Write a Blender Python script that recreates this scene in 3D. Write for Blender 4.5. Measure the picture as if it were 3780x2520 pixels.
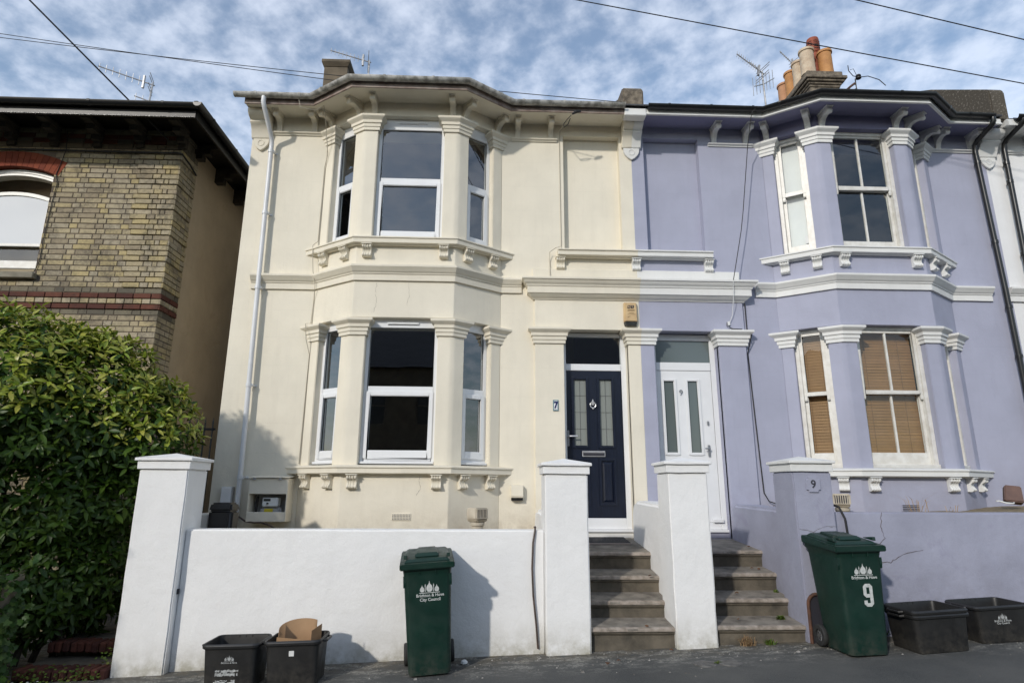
import bpy, bmesh, math, random
from mathutils import Vector, Matrix, noise

# ------------------------------------------------------------------ camera, sky, sun, exposure
scene = bpy.context.scene
for o in list(bpy.data.objects):
    bpy.data.objects.remove(o)
col = scene.collection
CAMZ = 1.6
PITCH, YAW, ROLL = 0.23803, 0.03839, -0.00504
cam_d = bpy.data.cameras.new('camera')
cam = bpy.data.objects.new('camera', cam_d)
col.objects.link(cam)
cam_d.sensor_width = 36
cam_d.lens = 36 * 2225 / 3780
cam_d.clip_end = 3000
_r = Vector((math.cos(YAW), -math.sin(YAW), 0))
_f = Vector((math.sin(YAW) * math.cos(PITCH), math.cos(YAW) * math.cos(PITCH), math.sin(PITCH)))
_u = _r.cross(_f)
_r2 = math.cos(ROLL) * _r - math.sin(ROLL) * _u
_u2 = math.sin(ROLL) * _r + math.cos(ROLL) * _u
cam.matrix_world = Matrix(((_r2.x, _u2.x, -_f.x, 0), (_r2.y, _u2.y, -_f.y, 0), (_r2.z, _u2.z, -_f.z, CAMZ), (0, 0, 0, 1)))
scene.camera = cam

SUN = Vector((0.68, 1.0, -0.58)).normalized()          # direction the light travels
sun_d = bpy.data.lights.new('sun', 'SUN')
sun_d.energy = 2.15
sun_d.angle = math.radians(1.9)
sun_d.color = (1.0, 0.94, 0.85)
sun = bpy.data.objects.new('sun', sun_d)
col.objects.link(sun)
sun.rotation_euler = SUN.to_track_quat('-Z', 'Y').to_euler()
sun.location = (-8, -12, 12)

world = bpy.data.worlds.new('World')
scene.world = world
world.use_nodes = True
wn, wl = world.node_tree.nodes, world.node_tree.links
wn.clear()
w_out = wn.new('ShaderNodeOutputWorld')
w_bg = wn.new('ShaderNodeBackground')
w_bg.inputs['Strength'].default_value = 0.145
sky = wn.new('ShaderNodeTexSky')
sky.sky_type = 'NISHITA'
sky.sun_disc = False
sky.sun_elevation = math.asin(-SUN.z)
sky.sun_rotation = math.atan2(-SUN.x, -SUN.y)
sky.air_density = 1.35
sky.dust_density = 0.6
sky.ozone_density = 3.2
w_tc = wn.new('ShaderNodeTexCoord')
w_sx = wn.new('ShaderNodeSeparateXYZ')
wl.new(w_tc.outputs['Generated'], w_sx.inputs[0])
def wmath(op, a, b=None, c=None):
    n = wn.new('ShaderNodeMath'); n.operation = op
    for i, q in enumerate((a, b, c)):
        if q is None: continue
        if isinstance(q, (int, float)): n.inputs[i].default_value = q
        else: wl.new(q, n.inputs[i])
    return n.outputs[0]
_zz = wmath('ADD', wmath('MAXIMUM', w_sx.outputs['Z'], 0.0), 0.28)
w_cv = wn.new('ShaderNodeCombineXYZ')
wl.new(wmath('DIVIDE', w_sx.outputs['X'], _zz), w_cv.inputs[0])
wl.new(wmath('DIVIDE', w_sx.outputs['Y'], _zz), w_cv.inputs[1])
def wnoise(scale, detail, rough, dist=0.0, off=(0, 0, 0), sc=(1, 1, 1), rz=0.0):
    m = wn.new('ShaderNodeMapping'); m.inputs['Location'].default_value = off
    m.inputs['Scale'].default_value = sc; m.inputs['Rotation'].default_value = (0, 0, rz)
    wl.new(w_cv.outputs[0], m.inputs[0])
    n = wn.new('ShaderNodeTexNoise'); n.inputs['Scale'].default_value = scale
    n.inputs['Detail'].default_value = detail; n.inputs['Roughness'].default_value = rough
    n.inputs['Distortion'].default_value = dist
    wl.new(m.outputs[0], n.inputs['Vector'])
    return n.outputs['Fac']
_c1 = wnoise(17, 6, 0.55, 0.0, (3.1, 1.7, 0), (1, 1, 1), 0.5)     # small altocumulus cells
_c2 = wnoise(2.2, 4, 0.5, 0.0, (5.4, 2.6, 0))                          # broad patches
_c3 = wnoise(5.0, 5, 0.55, 0.2, (0.5, 4.2, 0), (0.85, 1.2, 1), -0.3)     # thin streaks
_sum = wmath('ADD', wmath('MULTIPLY', _c1, 0.85), wmath('ADD', wmath('MULTIPLY', _c2, 0.55), wmath('MULTIPLY', _c3, 0.30)))
w_mr = wn.new('ShaderNodeMapRange'); w_mr.interpolation_type = 'SMOOTHSTEP'
wl.new(_sum, w_mr.inputs[0])
w_mr.inputs[1].default_value = 0.63; w_mr.inputs[2].default_value = 1.07
w_mr.inputs[3].default_value = 0.15; w_mr.inputs[4].default_value = 0.88
w_mix = wn.new('ShaderNodeMix'); w_mix.data_type = 'RGBA'
wl.new(w_mr.outputs[0], w_mix.inputs['Factor'])
wl.new(sky.outputs[0], w_mix.inputs[6])
w_cl = wn.new('ShaderNodeMix'); w_cl.data_type = 'RGBA'; w_cl.blend_type = 'ADD'   # thin cloud: even white plus what it scatters from the sky behind
w_cl.inputs['Factor'].default_value = 0.42
w_cl.inputs[6].default_value = (4.4, 4.65, 5.2, 1)
wl.new(sky.outputs[0], w_cl.inputs[7])
wl.new(w_cl.outputs[2], w_mix.inputs[7])
wl.new(w_mix.outputs[2], w_bg.inputs['Color'])
wl.new(w_bg.outputs[0], w_out.inputs['Surface'])

scene.view_settings.view_transform = 'Standard'
scene.view_settings.look = 'None'
scene.view_settings.exposure = 0.13
scene.view_settings.gamma = 1.0
scene.view_settings.use_curve_mapping = False
scene.render.engine = 'CYCLES'
scene.cycles.max_bounces = 6
scene.cycles.transparent_max_bounces = 12
scene.cycles.caustics_reflective = False
scene.cycles.caustics_refractive = False

# ------------------------------------------------------------------ helpers
RNG = random.Random(11)
ROOTM = {}
def gz(x, y=6.5):                                       # pavement height: the street climbs to the right
    xx = max(-14.0, min(16.0, x))
    return 0.04 * (xx - 0.6) - 0.012 * (6.5 - max(-6, min(y, 6.5)))

def tag(o, label, cat, group=None):
    o['label'] = label; o['category'] = cat
    if group: o['group'] = group
    return o

def thing(name, label, cat, loc=(0, 0, 0), rot=(0, 0, 0), group=None, world_children=True):
    o = bpy.data.objects.new(name, None); col.objects.link(o)
    o.empty_display_size = 0.2
    o.location = loc; o.rotation_euler = rot
    tag(o, label, cat, group)
    if world_children:
        from mathutils import Euler
        ROOTM[o.name] = (Matrix.Translation(loc) @ Euler(rot).to_matrix().to_4x4()).inverted()
    return o

def adopt(o, parent):
    if parent is not None:
        o.parent = parent
        if parent.name in ROOTM: o.matrix_parent_inverse = ROOTM[parent.name]
    return o

def link(name, me, parent=None):
    o = bpy.data.objects.new(name, me); col.objects.link(o)
    return adopt(o, parent)

class MB:
    def __init__(s, M=None): s.v = []; s.f = []; s.M = M
    def add(s, vs, fs):
        k = len(s.v)
        if s.M is not None: s.v += [tuple(s.M @ Vector(p)) for p in vs]
        else: s.v += [tuple(p) for p in vs]
        s.f += [tuple(i + k for i in f) for f in fs]
        return s
    def box(s, x0, x1, y0, y1, z0, z1):
        return s.add([(x0, y0, z0), (x1, y0, z0), (x1, y1, z0), (x0, y1, z0), (x0, y0, z1), (x1, y0, z1), (x1, y1, z1), (x0, y1, z1)],
                     [(0, 1, 2, 3), (4, 7, 6, 5), (0, 4, 5, 1), (1, 5, 6, 2), (2, 6, 7, 3), (3, 7, 4, 0)])
    def taper(s, b, t, z0, z1):                           # b,t = (x0,x1,y0,y1)
        return s.add([(b[0], b[2], z0), (b[1], b[2], z0), (b[1], b[3], z0), (b[0], b[3], z0), (t[0], t[2], z1), (t[1], t[2], z1), (t[1], t[3], z1), (t[0], t[3], z1)],
                     [(0, 1, 2, 3), (4, 7, 6, 5), (0, 4, 5, 1), (1, 5, 6, 2), (2, 6, 7, 3), (3, 7, 4, 0)])
    def prism(s, poly, z0, z1):
        n = len(poly)
        return s.add([(x, y, z0) for x, y in poly] + [(x, y, z1) for x, y in poly],
                     [tuple(range(n)), tuple(range(2 * n - 1, n - 1, -1))] + [(i, (i + 1) % n, n + (i + 1) % n, n + i) for i in range(n)])
    def xprism(s, poly, x0, x1):                          # poly in (y,z), extruded along x
        n = len(poly)
        return s.add([(x0, y, z) for y, z in poly] + [(x1, y, z) for y, z in poly],
                     [tuple(range(n)), tuple(range(2 * n - 1, n - 1, -1))] + [(i, (i + 1) % n, n + (i + 1) % n, n + i) for i in range(n)])
    def yprism(s, poly, y0, y1):                          # poly in (x,z), extruded along y
        n = len(poly)
        return s.add([(x, y0, z) for x, z in poly] + [(x, y1, z) for x, z in poly],
                     [tuple(range(n)), tuple(range(2 * n - 1, n - 1, -1))] + [(i, (i + 1) % n, n + (i + 1) % n, n + i) for i in range(n)])
    def sweep(s, path, prof, e0='cut', e1='cut', wall=8.37):
        # closed profile of (outward offset, z) carried along a plan path; outward is the right hand side
        rings = []
        P = [Vector(p) for p in path]
        n = len(P)
        D = [(P[i + 1] - P[i]).normalized() for i in range(n - 1)]
        N = [Vector((d.y, -d.x)) for d in D]
        for i in range(n):
            if i == 0:
                m = N[0]
                if e0 == 'wall': m = N[0] - D[0] * (N[0].y / D[0].y)
            elif i == n - 1:
                m = N[-1]
                if e1 == 'wall': m = N[-1] - D[-1] * (N[-1].y / D[-1].y)
            else:
                m = (N[i - 1] + N[i]); m = m / (m.dot(N[i]))
            rings.append([(P[i].x + m.x * o, P[i].y + m.y * o, z) for o, z in prof])
        k = len(prof); vs = [q for r in rings for q in r]; fs = []
        for i in range(n - 1):
            for j in range(k):
                a, b = i * k + j, i * k + (j + 1) % k
                fs.append((a, b, b + k, a + k))
        fs.append(tuple(range(k))); fs.append(tuple(range((n - 1) * k, n * k)))
        return s.add(vs, fs)
    def tube(s, pts, r, n=8, cap=True):
        P = [Vector(p) for p in pts]; rr = r if isinstance(r, (list, tuple)) else [r] * len(P)
        rings = []; prev = None
        for i, p in enumerate(P):
            d = (P[min(i + 1, len(P) - 1)] - P[max(i - 1, 0)]).normalized()
            if prev is None:
                a = Vector((0, 0, 1)) if abs(d.z) < 0.9 else Vector((1, 0, 0))
                u = d.cross(a).normalized()
            else:
                u = (prev - d * prev.dot(d)).normalized()
            prev = u; w = d.cross(u)
            rings.append([p + (u * math.cos(2 * math.pi * j / n) + w * math.sin(2 * math.pi * j / n)) * rr[i] for j in range(n)])
        vs = [q for g in rings for q in g]; fs = []
        for i in range(len(P) - 1):
            for j in range(n):
                a, b = i * n + j, i * n + (j + 1) % n
                fs.append((a, b, b + n, a + n))
        if cap: fs += [tuple(range(n)), tuple(range((len(P) - 1) * n, len(P) * n))]
        return s.add(vs, fs)
    def lathe(s, c, prof, n=20):                          # prof (r,z) from bottom to top, closed by caps
        vs = []; fs = []
        for r, z in prof:
            vs += [(c[0] + r * math.cos(2 * math.pi * j / n), c[1] + r * math.sin(2 * math.pi * j / n), c[2] + z) for j in range(n)]
        for i in range(len(prof) - 1):
            for j in range(n):
                a, b = i * n + j, i * n + (j + 1) % n
                fs.append((a, b, b + n, a + n))
        fs += [tuple(range(n)), tuple(range((len(prof) - 1) * n, len(prof) * n))]
        return s.add(vs, fs)
    def plate(s, xs, zs, holes, y0, y1):                  # wall slab on a grid with open cells
        nx, nz = len(xs) - 1, len(zs) - 1
        sol = lambda i, j: 0 <= i < nx and 0 <= j < nz and (i, j) not in holes
        for i in range(nx):
            for j in range(nz):
                if not sol(i, j): continue
                a, b, c, d = xs[i], xs[i + 1], zs[j], zs[j + 1]
                s.add([(a, y0, c), (b, y0, c), (b, y0, d), (a, y0, d)], [(0, 1, 2, 3)])
                s.add([(a, y1, c), (b, y1, c), (b, y1, d), (a, y1, d)], [(3, 2, 1, 0)])
                if not sol(i - 1, j): s.add([(a, y0, c), (a, y0, d), (a, y1, d), (a, y1, c)], [(0, 1, 2, 3)])
                if not sol(i + 1, j): s.add([(b, y0, c), (b, y1, c), (b, y1, d), (b, y0, d)], [(0, 1, 2, 3)])
                if not sol(i, j - 1): s.add([(a, y0, c), (a, y1, c), (b, y1, c), (b, y0, c)], [(0, 1, 2, 3)])
                if not sol(i, j + 1): s.add([(a, y0, d), (b, y0, d), (b, y1, d), (a, y1, d)], [(0, 1, 2, 3)])
        return s
    def mesh(s, name, mat, smooth=False, bevel=0.0, seg=1, angle=40, wob=0.0):
        me = bpy.data.meshes.new(name)
        me.from_pydata(s.v, [], s.f)
        bm = bmesh.new(); bm.from_mesh(me)
        bmesh.ops.remove_doubles(bm, verts=bm.verts, dist=1e-5)
        if not name.startswith(('pane', 'fanlight')): bmesh.ops.recalc_face_normals(bm, faces=bm.faces)
        if bevel > 0:
            es = [e for e in bm.edges if len(e.link_faces) == 2 and e.calc_face_angle(0) > math.radians(30)]
            bmesh.ops.bevel(bm, geom=es, offset=bevel, segments=seg, affect='EDGES', clamp_overlap=True)
        if wob > 0:
            for _ in range(2):
                es = [e for e in bm.edges if e.calc_length() > .16]
                if not es: break
                bmesh.ops.subdivide_edges(bm, edges=es, cuts=3 if _ == 0 else 1, use_grid_fill=True)
            for q in bm.verts:
                w_ = Vector(q.co)
                q.co = w_ + noise.noise_vector(w_ * 5.5) * wob + noise.noise_vector(w_ * 21) * wob * .45
        bm.to_mesh(me); bm.free()
        if mat is not None: me.materials.append(mat)
        if smooth:
            me.polygons.foreach_set('use_smooth', [True] * len(me.polygons))
            try: me.set_sharp_from_angle(angle=math.radians(angle))
            except Exception: pass
        me.update()
        return me
    def obj(s, name, mat, parent=None, smooth=False, bevel=0.0, seg=1, angle=40, wob=0.0):
        return link(name, s.mesh(name, mat, smooth, bevel, seg, angle, wob), parent)

def frame(p0, p1, z=0.0):                                # local x along p0->p1, local y inwards (left hand), z up
    a = math.atan2(p1[1] - p0[1], p1[0] - p0[0])
    return Matrix.Translation((p0[0], p0[1], z)) @ Matrix.Rotation(a, 4, 'Z')

def place(name, me, M, parent):                          # shared mesh at a transform
    o = link(name, me, parent)
    o.matrix_basis = M
    return o

# ------------------------------------------------------------------ materials
def newmat(name):
    m = bpy.data.materials.new(name); m.use_nodes = True
    nt = m.node_tree; return m, nt.nodes, nt.links, nt.nodes['Principled BSDF']
def N(nt, kind, **kw):
    n = nt.new(kind)
    for k, v in kw.items(): setattr(n, k, v)
    return n
def mixc(ns, ls, fac, a, b, mode='MIX'):
    n = ns.new('ShaderNodeMix'); n.data_type = 'RGBA'; n.blend_type = mode
    for sock, q in ((n.inputs[0], fac), (n.inputs[6], a), (n.inputs[7], b)):
        if isinstance(q, (int, float)): sock.default_value = q
        elif isinstance(q, (tuple, list)): sock.default_value = tuple(q) + ((1,) if len(q) == 3 else ())
        else: ls.new(q, sock)
    return n.outputs[2]
def mth(ns, ls, op, a, b=None):
    n = ns.new('ShaderNodeMath'); n.operation = op
    for i, q in enumerate((a, b)):
        if q is None: continue
        if isinstance(q, (int, float)): n.inputs[i].default_value = q
        else: ls.new(q, n.inputs[i])
    return n.outputs[0]
def tnoise(ns, ls, vec, scale, detail=4, rough=0.55, dist=0.0):
    n = ns.new('ShaderNodeTexNoise'); n.inputs['Scale'].default_value = scale
    n.inputs['Detail'].default_value = detail; n.inputs['Roughness'].default_value = rough
    n.inputs['Distortion'].default_value = dist
    if vec is not None: ls.new(vec, n.inputs['Vector'])
    return n.outputs['Fac']
def ramp(ns, ls, fac, lo, hi, a=0.0, b=1.0):
    n = ns.new('ShaderNodeMapRange'); n.clamp = True
    ls.new(fac, n.inputs[0]); n.inputs[1].default_value = lo; n.inputs[2].default_value = hi
    n.inputs[3].default_value = a; n.inputs[4].default_value = b
    return n.outputs[0]
def bump(ns, ls, h, strength, dist, bsdf, prev=None):
    b = ns.new('ShaderNodeBump'); b.inputs['Strength'].default_value = strength
    b.inputs['Distance'].default_value = dist
    ls.new(h, b.inputs['Height'])
    if prev is not None: ls.new(prev, b.inputs['Normal'])
    ls.new(b.outputs[0], bsdf.inputs['Normal'])
    return b.outputs[0]
def stretch(ns, ls, vec, sc):
    m = ns.new('ShaderNodeMapping'); m.inputs['Scale'].default_value = sc
    ls.new(vec, m.inputs[0]); return m.outputs[0]

def mk(name, c, c2=None, scale=5.0, rough=0.6, bmp=0.0, bscale=90.0, metal=0.0, spec=0.5, detail=5, lo=0.35, hi=0.65, sc=None, dist=0.004, coat=0.0):
    m, ns, ls, b = newmat(name)
    tc = ns.new('ShaderNodeTexCoord'); v = tc.outputs['Object']
    if sc: v = stretch(ns, ls, v, sc)
    if c2 is None: c2 = tuple(x * 0.88 for x in c)
    f = ramp(ns, ls, tnoise(ns, ls, v, scale, detail), lo, hi)
    ls.new(mixc(ns, ls, f, c2, c), b.inputs['Base Color'])
    b.inputs['Roughness'].default_value = rough; b.inputs['Metallic'].default_value = metal
    b.inputs['Specular IOR Level'].default_value = spec
    b.inputs['Coat Weight'].default_value = coat
    if bmp > 0: bump(ns, ls, tnoise(ns, ls, v, bscale, 4), bmp, dist, b)
    return m

def stucco(name, c, ashlar=False, grime=(0.30, 0.27, 0.22), gz0=None, gz1=None, gamt=0.0, mott=0.05, bstr=0.35, patch=None, rough=0.75, streak=0.34):
    m, ns, ls, b = newmat(name)
    tc = ns.new('ShaderNodeTexCoord'); v = tc.outputs['Object']
    f = tnoise(ns, ls, v, 1.7, 6, 0.6)
    base = mixc(ns, ls, ramp(ns, ls, f, 0.3, 0.7), tuple(x * (1 - 2 * mott) for x in c), c)
    st = tnoise(ns, ls, stretch(ns, ls, v, (5, 5, 0.7)), 1.6, 5, 0.65)       # run-off streaks
    base = mixc(ns, ls, ramp(ns, ls, st, 0.50, 0.78, 0, streak), base, tuple(0.75 * x + 0.1 * g for x, g in zip(c, grime)))
    sp = tnoise(ns, ls, v, 75, 2, 0.5)
    base = mixc(ns, ls, ramp(ns, ls, sp, 0.77, 0.82, 0, 0.3), base, grime)
    if patch:
        pn = tnoise(ns, ls, v, 2.3, 7, 0.68, 0.6)
        base = mixc(ns, ls, ramp(ns, ls, pn, 0.56, 0.72, 0, 0.75), base, patch)
    if gamt > 0:
        sx = ns.new('ShaderNodeSeparateXYZ'); ls.new(v, sx.inputs[0])
        hgt = mth(ns, ls, 'SUBTRACT', sx.outputs[2], mth(ns, ls, 'MULTIPLY', sx.outputs[0], 0.04))
        g = ramp(ns, ls, hgt, gz0, gz1, 1.0, 0.0)
        g = mth(ns, ls, 'MULTIPLY', mth(ns, ls, 'POWER', g, 2.0), ramp(ns, ls, tnoise(ns, ls, v, 6, 6, 0.7), 0.3, 0.62))
        base = mixc(ns, ls, mth(ns, ls, 'MULTIPLY', g, gamt), base, grime)
    h = tnoise(ns, ls, v, 55, 5, 0.6)
    h2 = tnoise(ns, ls, v, 9, 3, 0.5)
    nb = bump(ns, ls, mth(ns, ls, 'ADD', h, mth(ns, ls, 'ADD', mth(ns, ls, 'MULTIPLY', h2, 1.8), mth(ns, ls, 'MULTIPLY', tnoise(ns, ls, v, 3.2, 3, 0.5), 5.0))), bstr, 0.0045, b)
    if ashlar:
        cm = ns.new('ShaderNodeCombineXYZ'); sx = ns.new('ShaderNodeSeparateXYZ'); ls.new(v, sx.inputs[0])
        ls.new(sx.outputs[0], cm.inputs[0]); ls.new(mth(ns, ls, 'ADD', sx.outputs[2], 0.385), cm.inputs[1])
        bt = ns.new('ShaderNodeTexBrick')
        bt.inputs['Scale'].default_value = 1.0; bt.inputs['Mortar Size'].default_value = 0.0035
        bt.inputs['Mortar Smooth'].default_value = 0.6
        bt.inputs['Brick Width'].default_value = 0.86; bt.inputs['Row Height'].default_value = 0.403
        ls.new(cm.outputs[0], bt.inputs['Vector'])
        bump(ns, ls, mth(ns, ls, 'SUBTRACT', 1.0, bt.outputs['Fac']), 0.30, 0.003, b, nb)
        base = mixc(ns, ls, mth(ns, ls, 'MULTIPLY', bt.outputs['Fac'], 0.10), base, tuple(0.6 * x for x in c))
    ls.new(base, b.inputs['Base Color'])
    b.inputs['Roughness'].default_value = rough
    b.inputs['Specular IOR Level'].default_value = 0.3
    return m

def rndmat(name, cols, rough=0.8, stain=None, nscale=16, bmp=0.5, bscale=70, spec=0.3, trans=None, sub=0.0, gloss=None, stainr=(0.55, 0.72, 0.8)):
    # a colour for each object (or each loose island of a joined mesh), with grain and stains
    m, ns, ls, b = newmat(name)
    oi = ns.new('ShaderNodeObjectInfo'); ge = ns.new('ShaderNodeNewGeometry')
    r = mth(ns, ls, 'FRACT', mth(ns, ls, 'ADD', oi.outputs['Random'], ge.outputs['Random Per Island']))
    cr = ns.new('ShaderNodeValToRGB'); cr.color_ramp.interpolation = 'CONSTANT' if len(cols) > 4 else 'LINEAR'
    while len(cr.color_ramp.elements) < len(cols): cr.color_ramp.elements.new(0.5)
    for i, c in enumerate(cols):
        cr.color_ramp.elements[i].position = i / len(cols); cr.color_ramp.elements[i].color = tuple(c) + (1,)
    ls.new(r, cr.inputs[0])
    # one texture space for all pieces: world position
    v = ge.outputs['Position']
    f = tnoise(ns, ls, v, nscale, 5, 0.6)
    base = mixc(ns, ls, 0.5, cr.outputs[0], mixc(ns, ls, ramp(ns, ls, f, 0.3, 0.7, 0.0, 1.0), tuple(0.6 * x for x in cols[0]), cols[0]), 'MIX') if False else mixc(ns, ls, ramp(ns, ls, f, 0.3, 0.7, 0.32, 0.0), cr.outputs[0], tuple(0.45 * x for x in cols[0]))
    if stain:
        s = tnoise(ns, ls, v, 2.6, 7, 0.72, 0.4)
        s2 = tnoise(ns, ls, v, 22, 3, 0.6)
        base = mixc(ns, ls, ramp(ns, ls, mth(ns, ls, 'ADD', mth(ns, ls, 'MULTIPLY', s, 0.72), mth(ns, ls, 'MULTIPLY', s2, 0.28)), stainr[0], stainr[1], 0, stainr[2]), base, stain)
    ls.new(base, b.inputs['Base Color'])
    b.inputs['Roughness'].default_value = rough if gloss is None else gloss
    b.inputs['Specular IOR Level'].default_value = spec
    if bmp > 0: bump(ns, ls, tnoise(ns, ls, v, bscale, 4, 0.6), bmp, 0.004, b)
    if trans:
        tr = ns.new('ShaderNodeBsdfTranslucent'); ls.new(mixc(ns, ls, 0.5, base, trans), tr.inputs['Color'])
        mx = ns.new('ShaderNodeMixShader'); mx.inputs[0].default_value = 0.22
        ls.new(b.outputs[0], mx.inputs[1]); ls.new(tr.outputs[0], mx.inputs[2])
        ls.new(mx.outputs[0], ns['Material Output'].inputs['Surface'])
    return m

def glassmat(name, tint=(0.9, 0.93, 0.92), gain=2.0, rough=0.0, frost=None, wav=0.0):
    m, ns, ls, b = newmat(name)
    ns.remove(b)
    out = ns['Material Output']
    fr = ns.new('ShaderNodeFresnel'); fr.inputs['IOR'].default_value = 1.52
    ge = ns.new('ShaderNodeNewGeometry')
    fac = mth(ns, ls, 'MULTIPLY', mth(ns, ls, 'MINIMUM', mth(ns, ls, 'MULTIPLY', fr.outputs[0], gain), 1.0), mth(ns, ls, 'SUBTRACT', 1.0, ge.outputs['Backfacing']))
    gl = ns.new('ShaderNodeBsdfGlossy'); gl.inputs['Roughness'].default_value = rough
    if wav > 0:
        bp = ns.new('ShaderNodeBump'); bp.inputs['Strength'].default_value = wav; bp.inputs['Distance'].default_value = 0.02
        ls.new(tnoise(ns, ls, ge.outputs['Position'], 1.6, 2, 0.5), bp.inputs['Height'])
        ls.new(bp.outputs[0], gl.inputs['Normal'])
    if frost is None:
        tr = ns.new('ShaderNodeBsdfTransparent'); tr.inputs['Color'].default_value = tint + (1,)
    else:
        tr = ns.new('ShaderNodeBsdfDiffuse'); tr.inputs['Color'].default_value = frost + (1,)
    mx = ns.new('ShaderNodeMixShader')
    ls.new(fac, mx.inputs[0]); ls.new(tr.outputs[0], mx.inputs[1]); ls.new(gl.outputs[0], mx.inputs[2])
    ls.new(mx.outputs[0], out.inputs['Surface'])
    return m

def scuffed(name, c, c2, s):
    # plastic with pale scratches, scuffs and dried splashes towards the foot
    m, ns, ls, b = newmat(name)
    tc = ns.new('ShaderNodeTexCoord'); v = tc.outputs['Object']
    base = mixc(ns, ls, ramp(ns, ls, tnoise(ns, ls, v, 5, 6, 0.6), 0.3, 0.7), c2, c)
    sc = tnoise(ns, ls, stretch(ns, ls, v, (30, 30, 3)), 2.2, 6, 0.7)
    base = mixc(ns, ls, ramp(ns, ls, sc, 0.62, 0.72, 0, 0.35), base, s)
    sp = tnoise(ns, ls, v, 60, 3, 0.6)
    base = mixc(ns, ls, ramp(ns, ls, sp, 0.68, 0.74, 0, 0.4), base, s)
    sx = ns.new('ShaderNodeSeparateXYZ'); ls.new(v, sx.inputs[0])
    d = mth(ns, ls, 'MULTIPLY', ramp(ns, ls, sx.outputs[2], 0.0, 0.25, 1, 0), ramp(ns, ls, tnoise(ns, ls, v, 14, 6, 0.7), 0.4, 0.65))
    base = mixc(ns, ls, mth(ns, ls, 'MULTIPLY', d, 0.45), base, (0.10, 0.09, 0.075))
    ls.new(base, b.inputs['Base Color'])
    ls.new(ramp(ns, ls, tnoise(ns, ls, v, 9, 5, 0.6), 0.3, 0.7, 0.34, 0.58), b.inputs['Roughness'])
    bump(ns, ls, tnoise(ns, ls, v, 120, 3, 0.5), 0.2, 0.002, b)
    return m
CREAM = (0.80, 0.745, 0.62)
LILAC = (0.402, 0.414, 0.52)
WHITE = (0.85, 0.85, 0.845)
M = {}
M['cream_wall'] = stucco('cream_ashlar_render', CREAM, ashlar=True, gz0=0.9, gz1=1.7, gamt=0.8, grime=(0.33, 0.27, 0.2))
M['cream'] = stucco('cream_render', CREAM, gz0=0.9, gz1=1.6, gamt=0.85, grime=(0.33, 0.27, 0.2))
M['cream_trim'] = stucco('cream_trim_paint', tuple(x * 0.98 for x in CREAM), mott=0.06, bstr=0.25, grime=(0.25, 0.23, 0.2))
M['lilac_wall'] = stucco('lilac_ashlar_render', LILAC, ashlar=True, gz0=1.0, gz1=2.2, gamt=0.4, grime=(0.24, 0.22, 0.27), mott=0.06)
M['lilac'] = stucco('lilac_render', LILAC, gz0=1.0, gz1=2.0, gamt=0.35, grime=(0.24, 0.22, 0.27), mott=0.07)
M['lilac_shade'] = stucco('lilac_eaves_shade', (0.235, 0.235, 0.36), mott=0.05)  # lilac deepened to carry the shade under the eaves
M['lilac_old'] = stucco('weathered_lilac_render', tuple(x * 0.92 for x in LILAC), gz0=0.0, gz1=1.2, gamt=0.55, grime=(0.16, 0.15, 0.17), mott=0.10, bstr=0.5, patch=(0.27, 0.265, 0.36))
M['white_trim'] = stucco('white_trim_paint', (0.76, 0.76, 0.74), mott=0.05, bstr=0.25, grime=(0.3, 0.3, 0.3))
M['white_wall'] = stucco('white_render', WHITE, gz0=-0.06, gz1=0.40, gamt=1.0, grime=(0.30, 0.28, 0.20), mott=0.025, bstr=0.55, streak=0.16)
M['white_house'] = stucco('white_house_render', (0.82, 0.82, 0.82), mott=0.03)
M['upvc'] = mk('white_upvc', (0.80, 0.81, 0.82), (0.76, 0.77, 0.78), 3, 0.28)
M['timber_white'] = mk('white_gloss_timber', (0.74, 0.73, 0.69), (0.62, 0.60, 0.55), 9, 0.38, 0.15, 60)
M['glass'] = glassmat('window_glass', gain=4.2, wav=0.06)
M['glass_old'] = glassmat('old_window_glass', gain=2.5, wav=0.14)
M['frost'] = glassmat('frosted_glass', gain=1.8, rough=0.12, frost=(0.11, 0.135, 0.135))
M['frost_pale'] = glassmat('pale_obscured_glass', gain=2.0, rough=0.08, frost=(0.26, 0.28, 0.26))
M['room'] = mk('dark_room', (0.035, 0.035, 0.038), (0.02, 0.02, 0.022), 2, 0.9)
M['glass_clear'] = glassmat('clear_sash_glass', gain=1.5, wav=0.12)
M['blind_wood'] = rndmat('blind_wood', [(0.33, 0.175, 0.068), (0.36, 0.195, 0.078), (0.30, 0.16, 0.06), (0.345, 0.185, 0.072)], rough=0.5, nscale=7, bmp=0.1)
M['cord'] = mk('blind_cord', (0.20, 0.11, 0.05))
M['glare_white'] = mk('glare_white', (0.84, 0.84, 0.82), (0.80, 0.80, 0.79), 4, 0.8)  # backing white that stands for sky reflected in one pane
M['black_pl'] = mk('black_plastic', (0.018, 0.018, 0.019), (0.012, 0.012, 0.013), 8, 0.42, 0.2, 120)
M['box_pl'] = scuffed('weathered_black_plastic', (0.012, 0.012, 0.0125), (0.020, 0.020, 0.020), (0.06, 0.058, 0.055))
M['gutter_black'] = mk('black_gutter', (0.014, 0.015, 0.016), (0.010, 0.010, 0.011), 6, 0.3)
M['gutter_grey'] = mk('grimy_grey_gutter', (0.50, 0.49, 0.46), (0.20, 0.195, 0.175), 11, 0.55, 0.2, 40, lo=0.38, hi=0.60)
M['fascia_dirty'] = mk('grimy_fascia', (0.36, 0.30, 0.26), (0.20, 0.14, 0.12), 7, 0.7, 0.3, 30)
M['pipe_white'] = mk('white_pipe', (0.72, 0.73, 0.75), (0.64, 0.65, 0.66), 5, 0.35)
M['black_iron'] = mk('black_iron', (0.012, 0.012, 0.013), (0.02, 0.018, 0.016), 12, 0.5, 0.3, 80)
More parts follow.
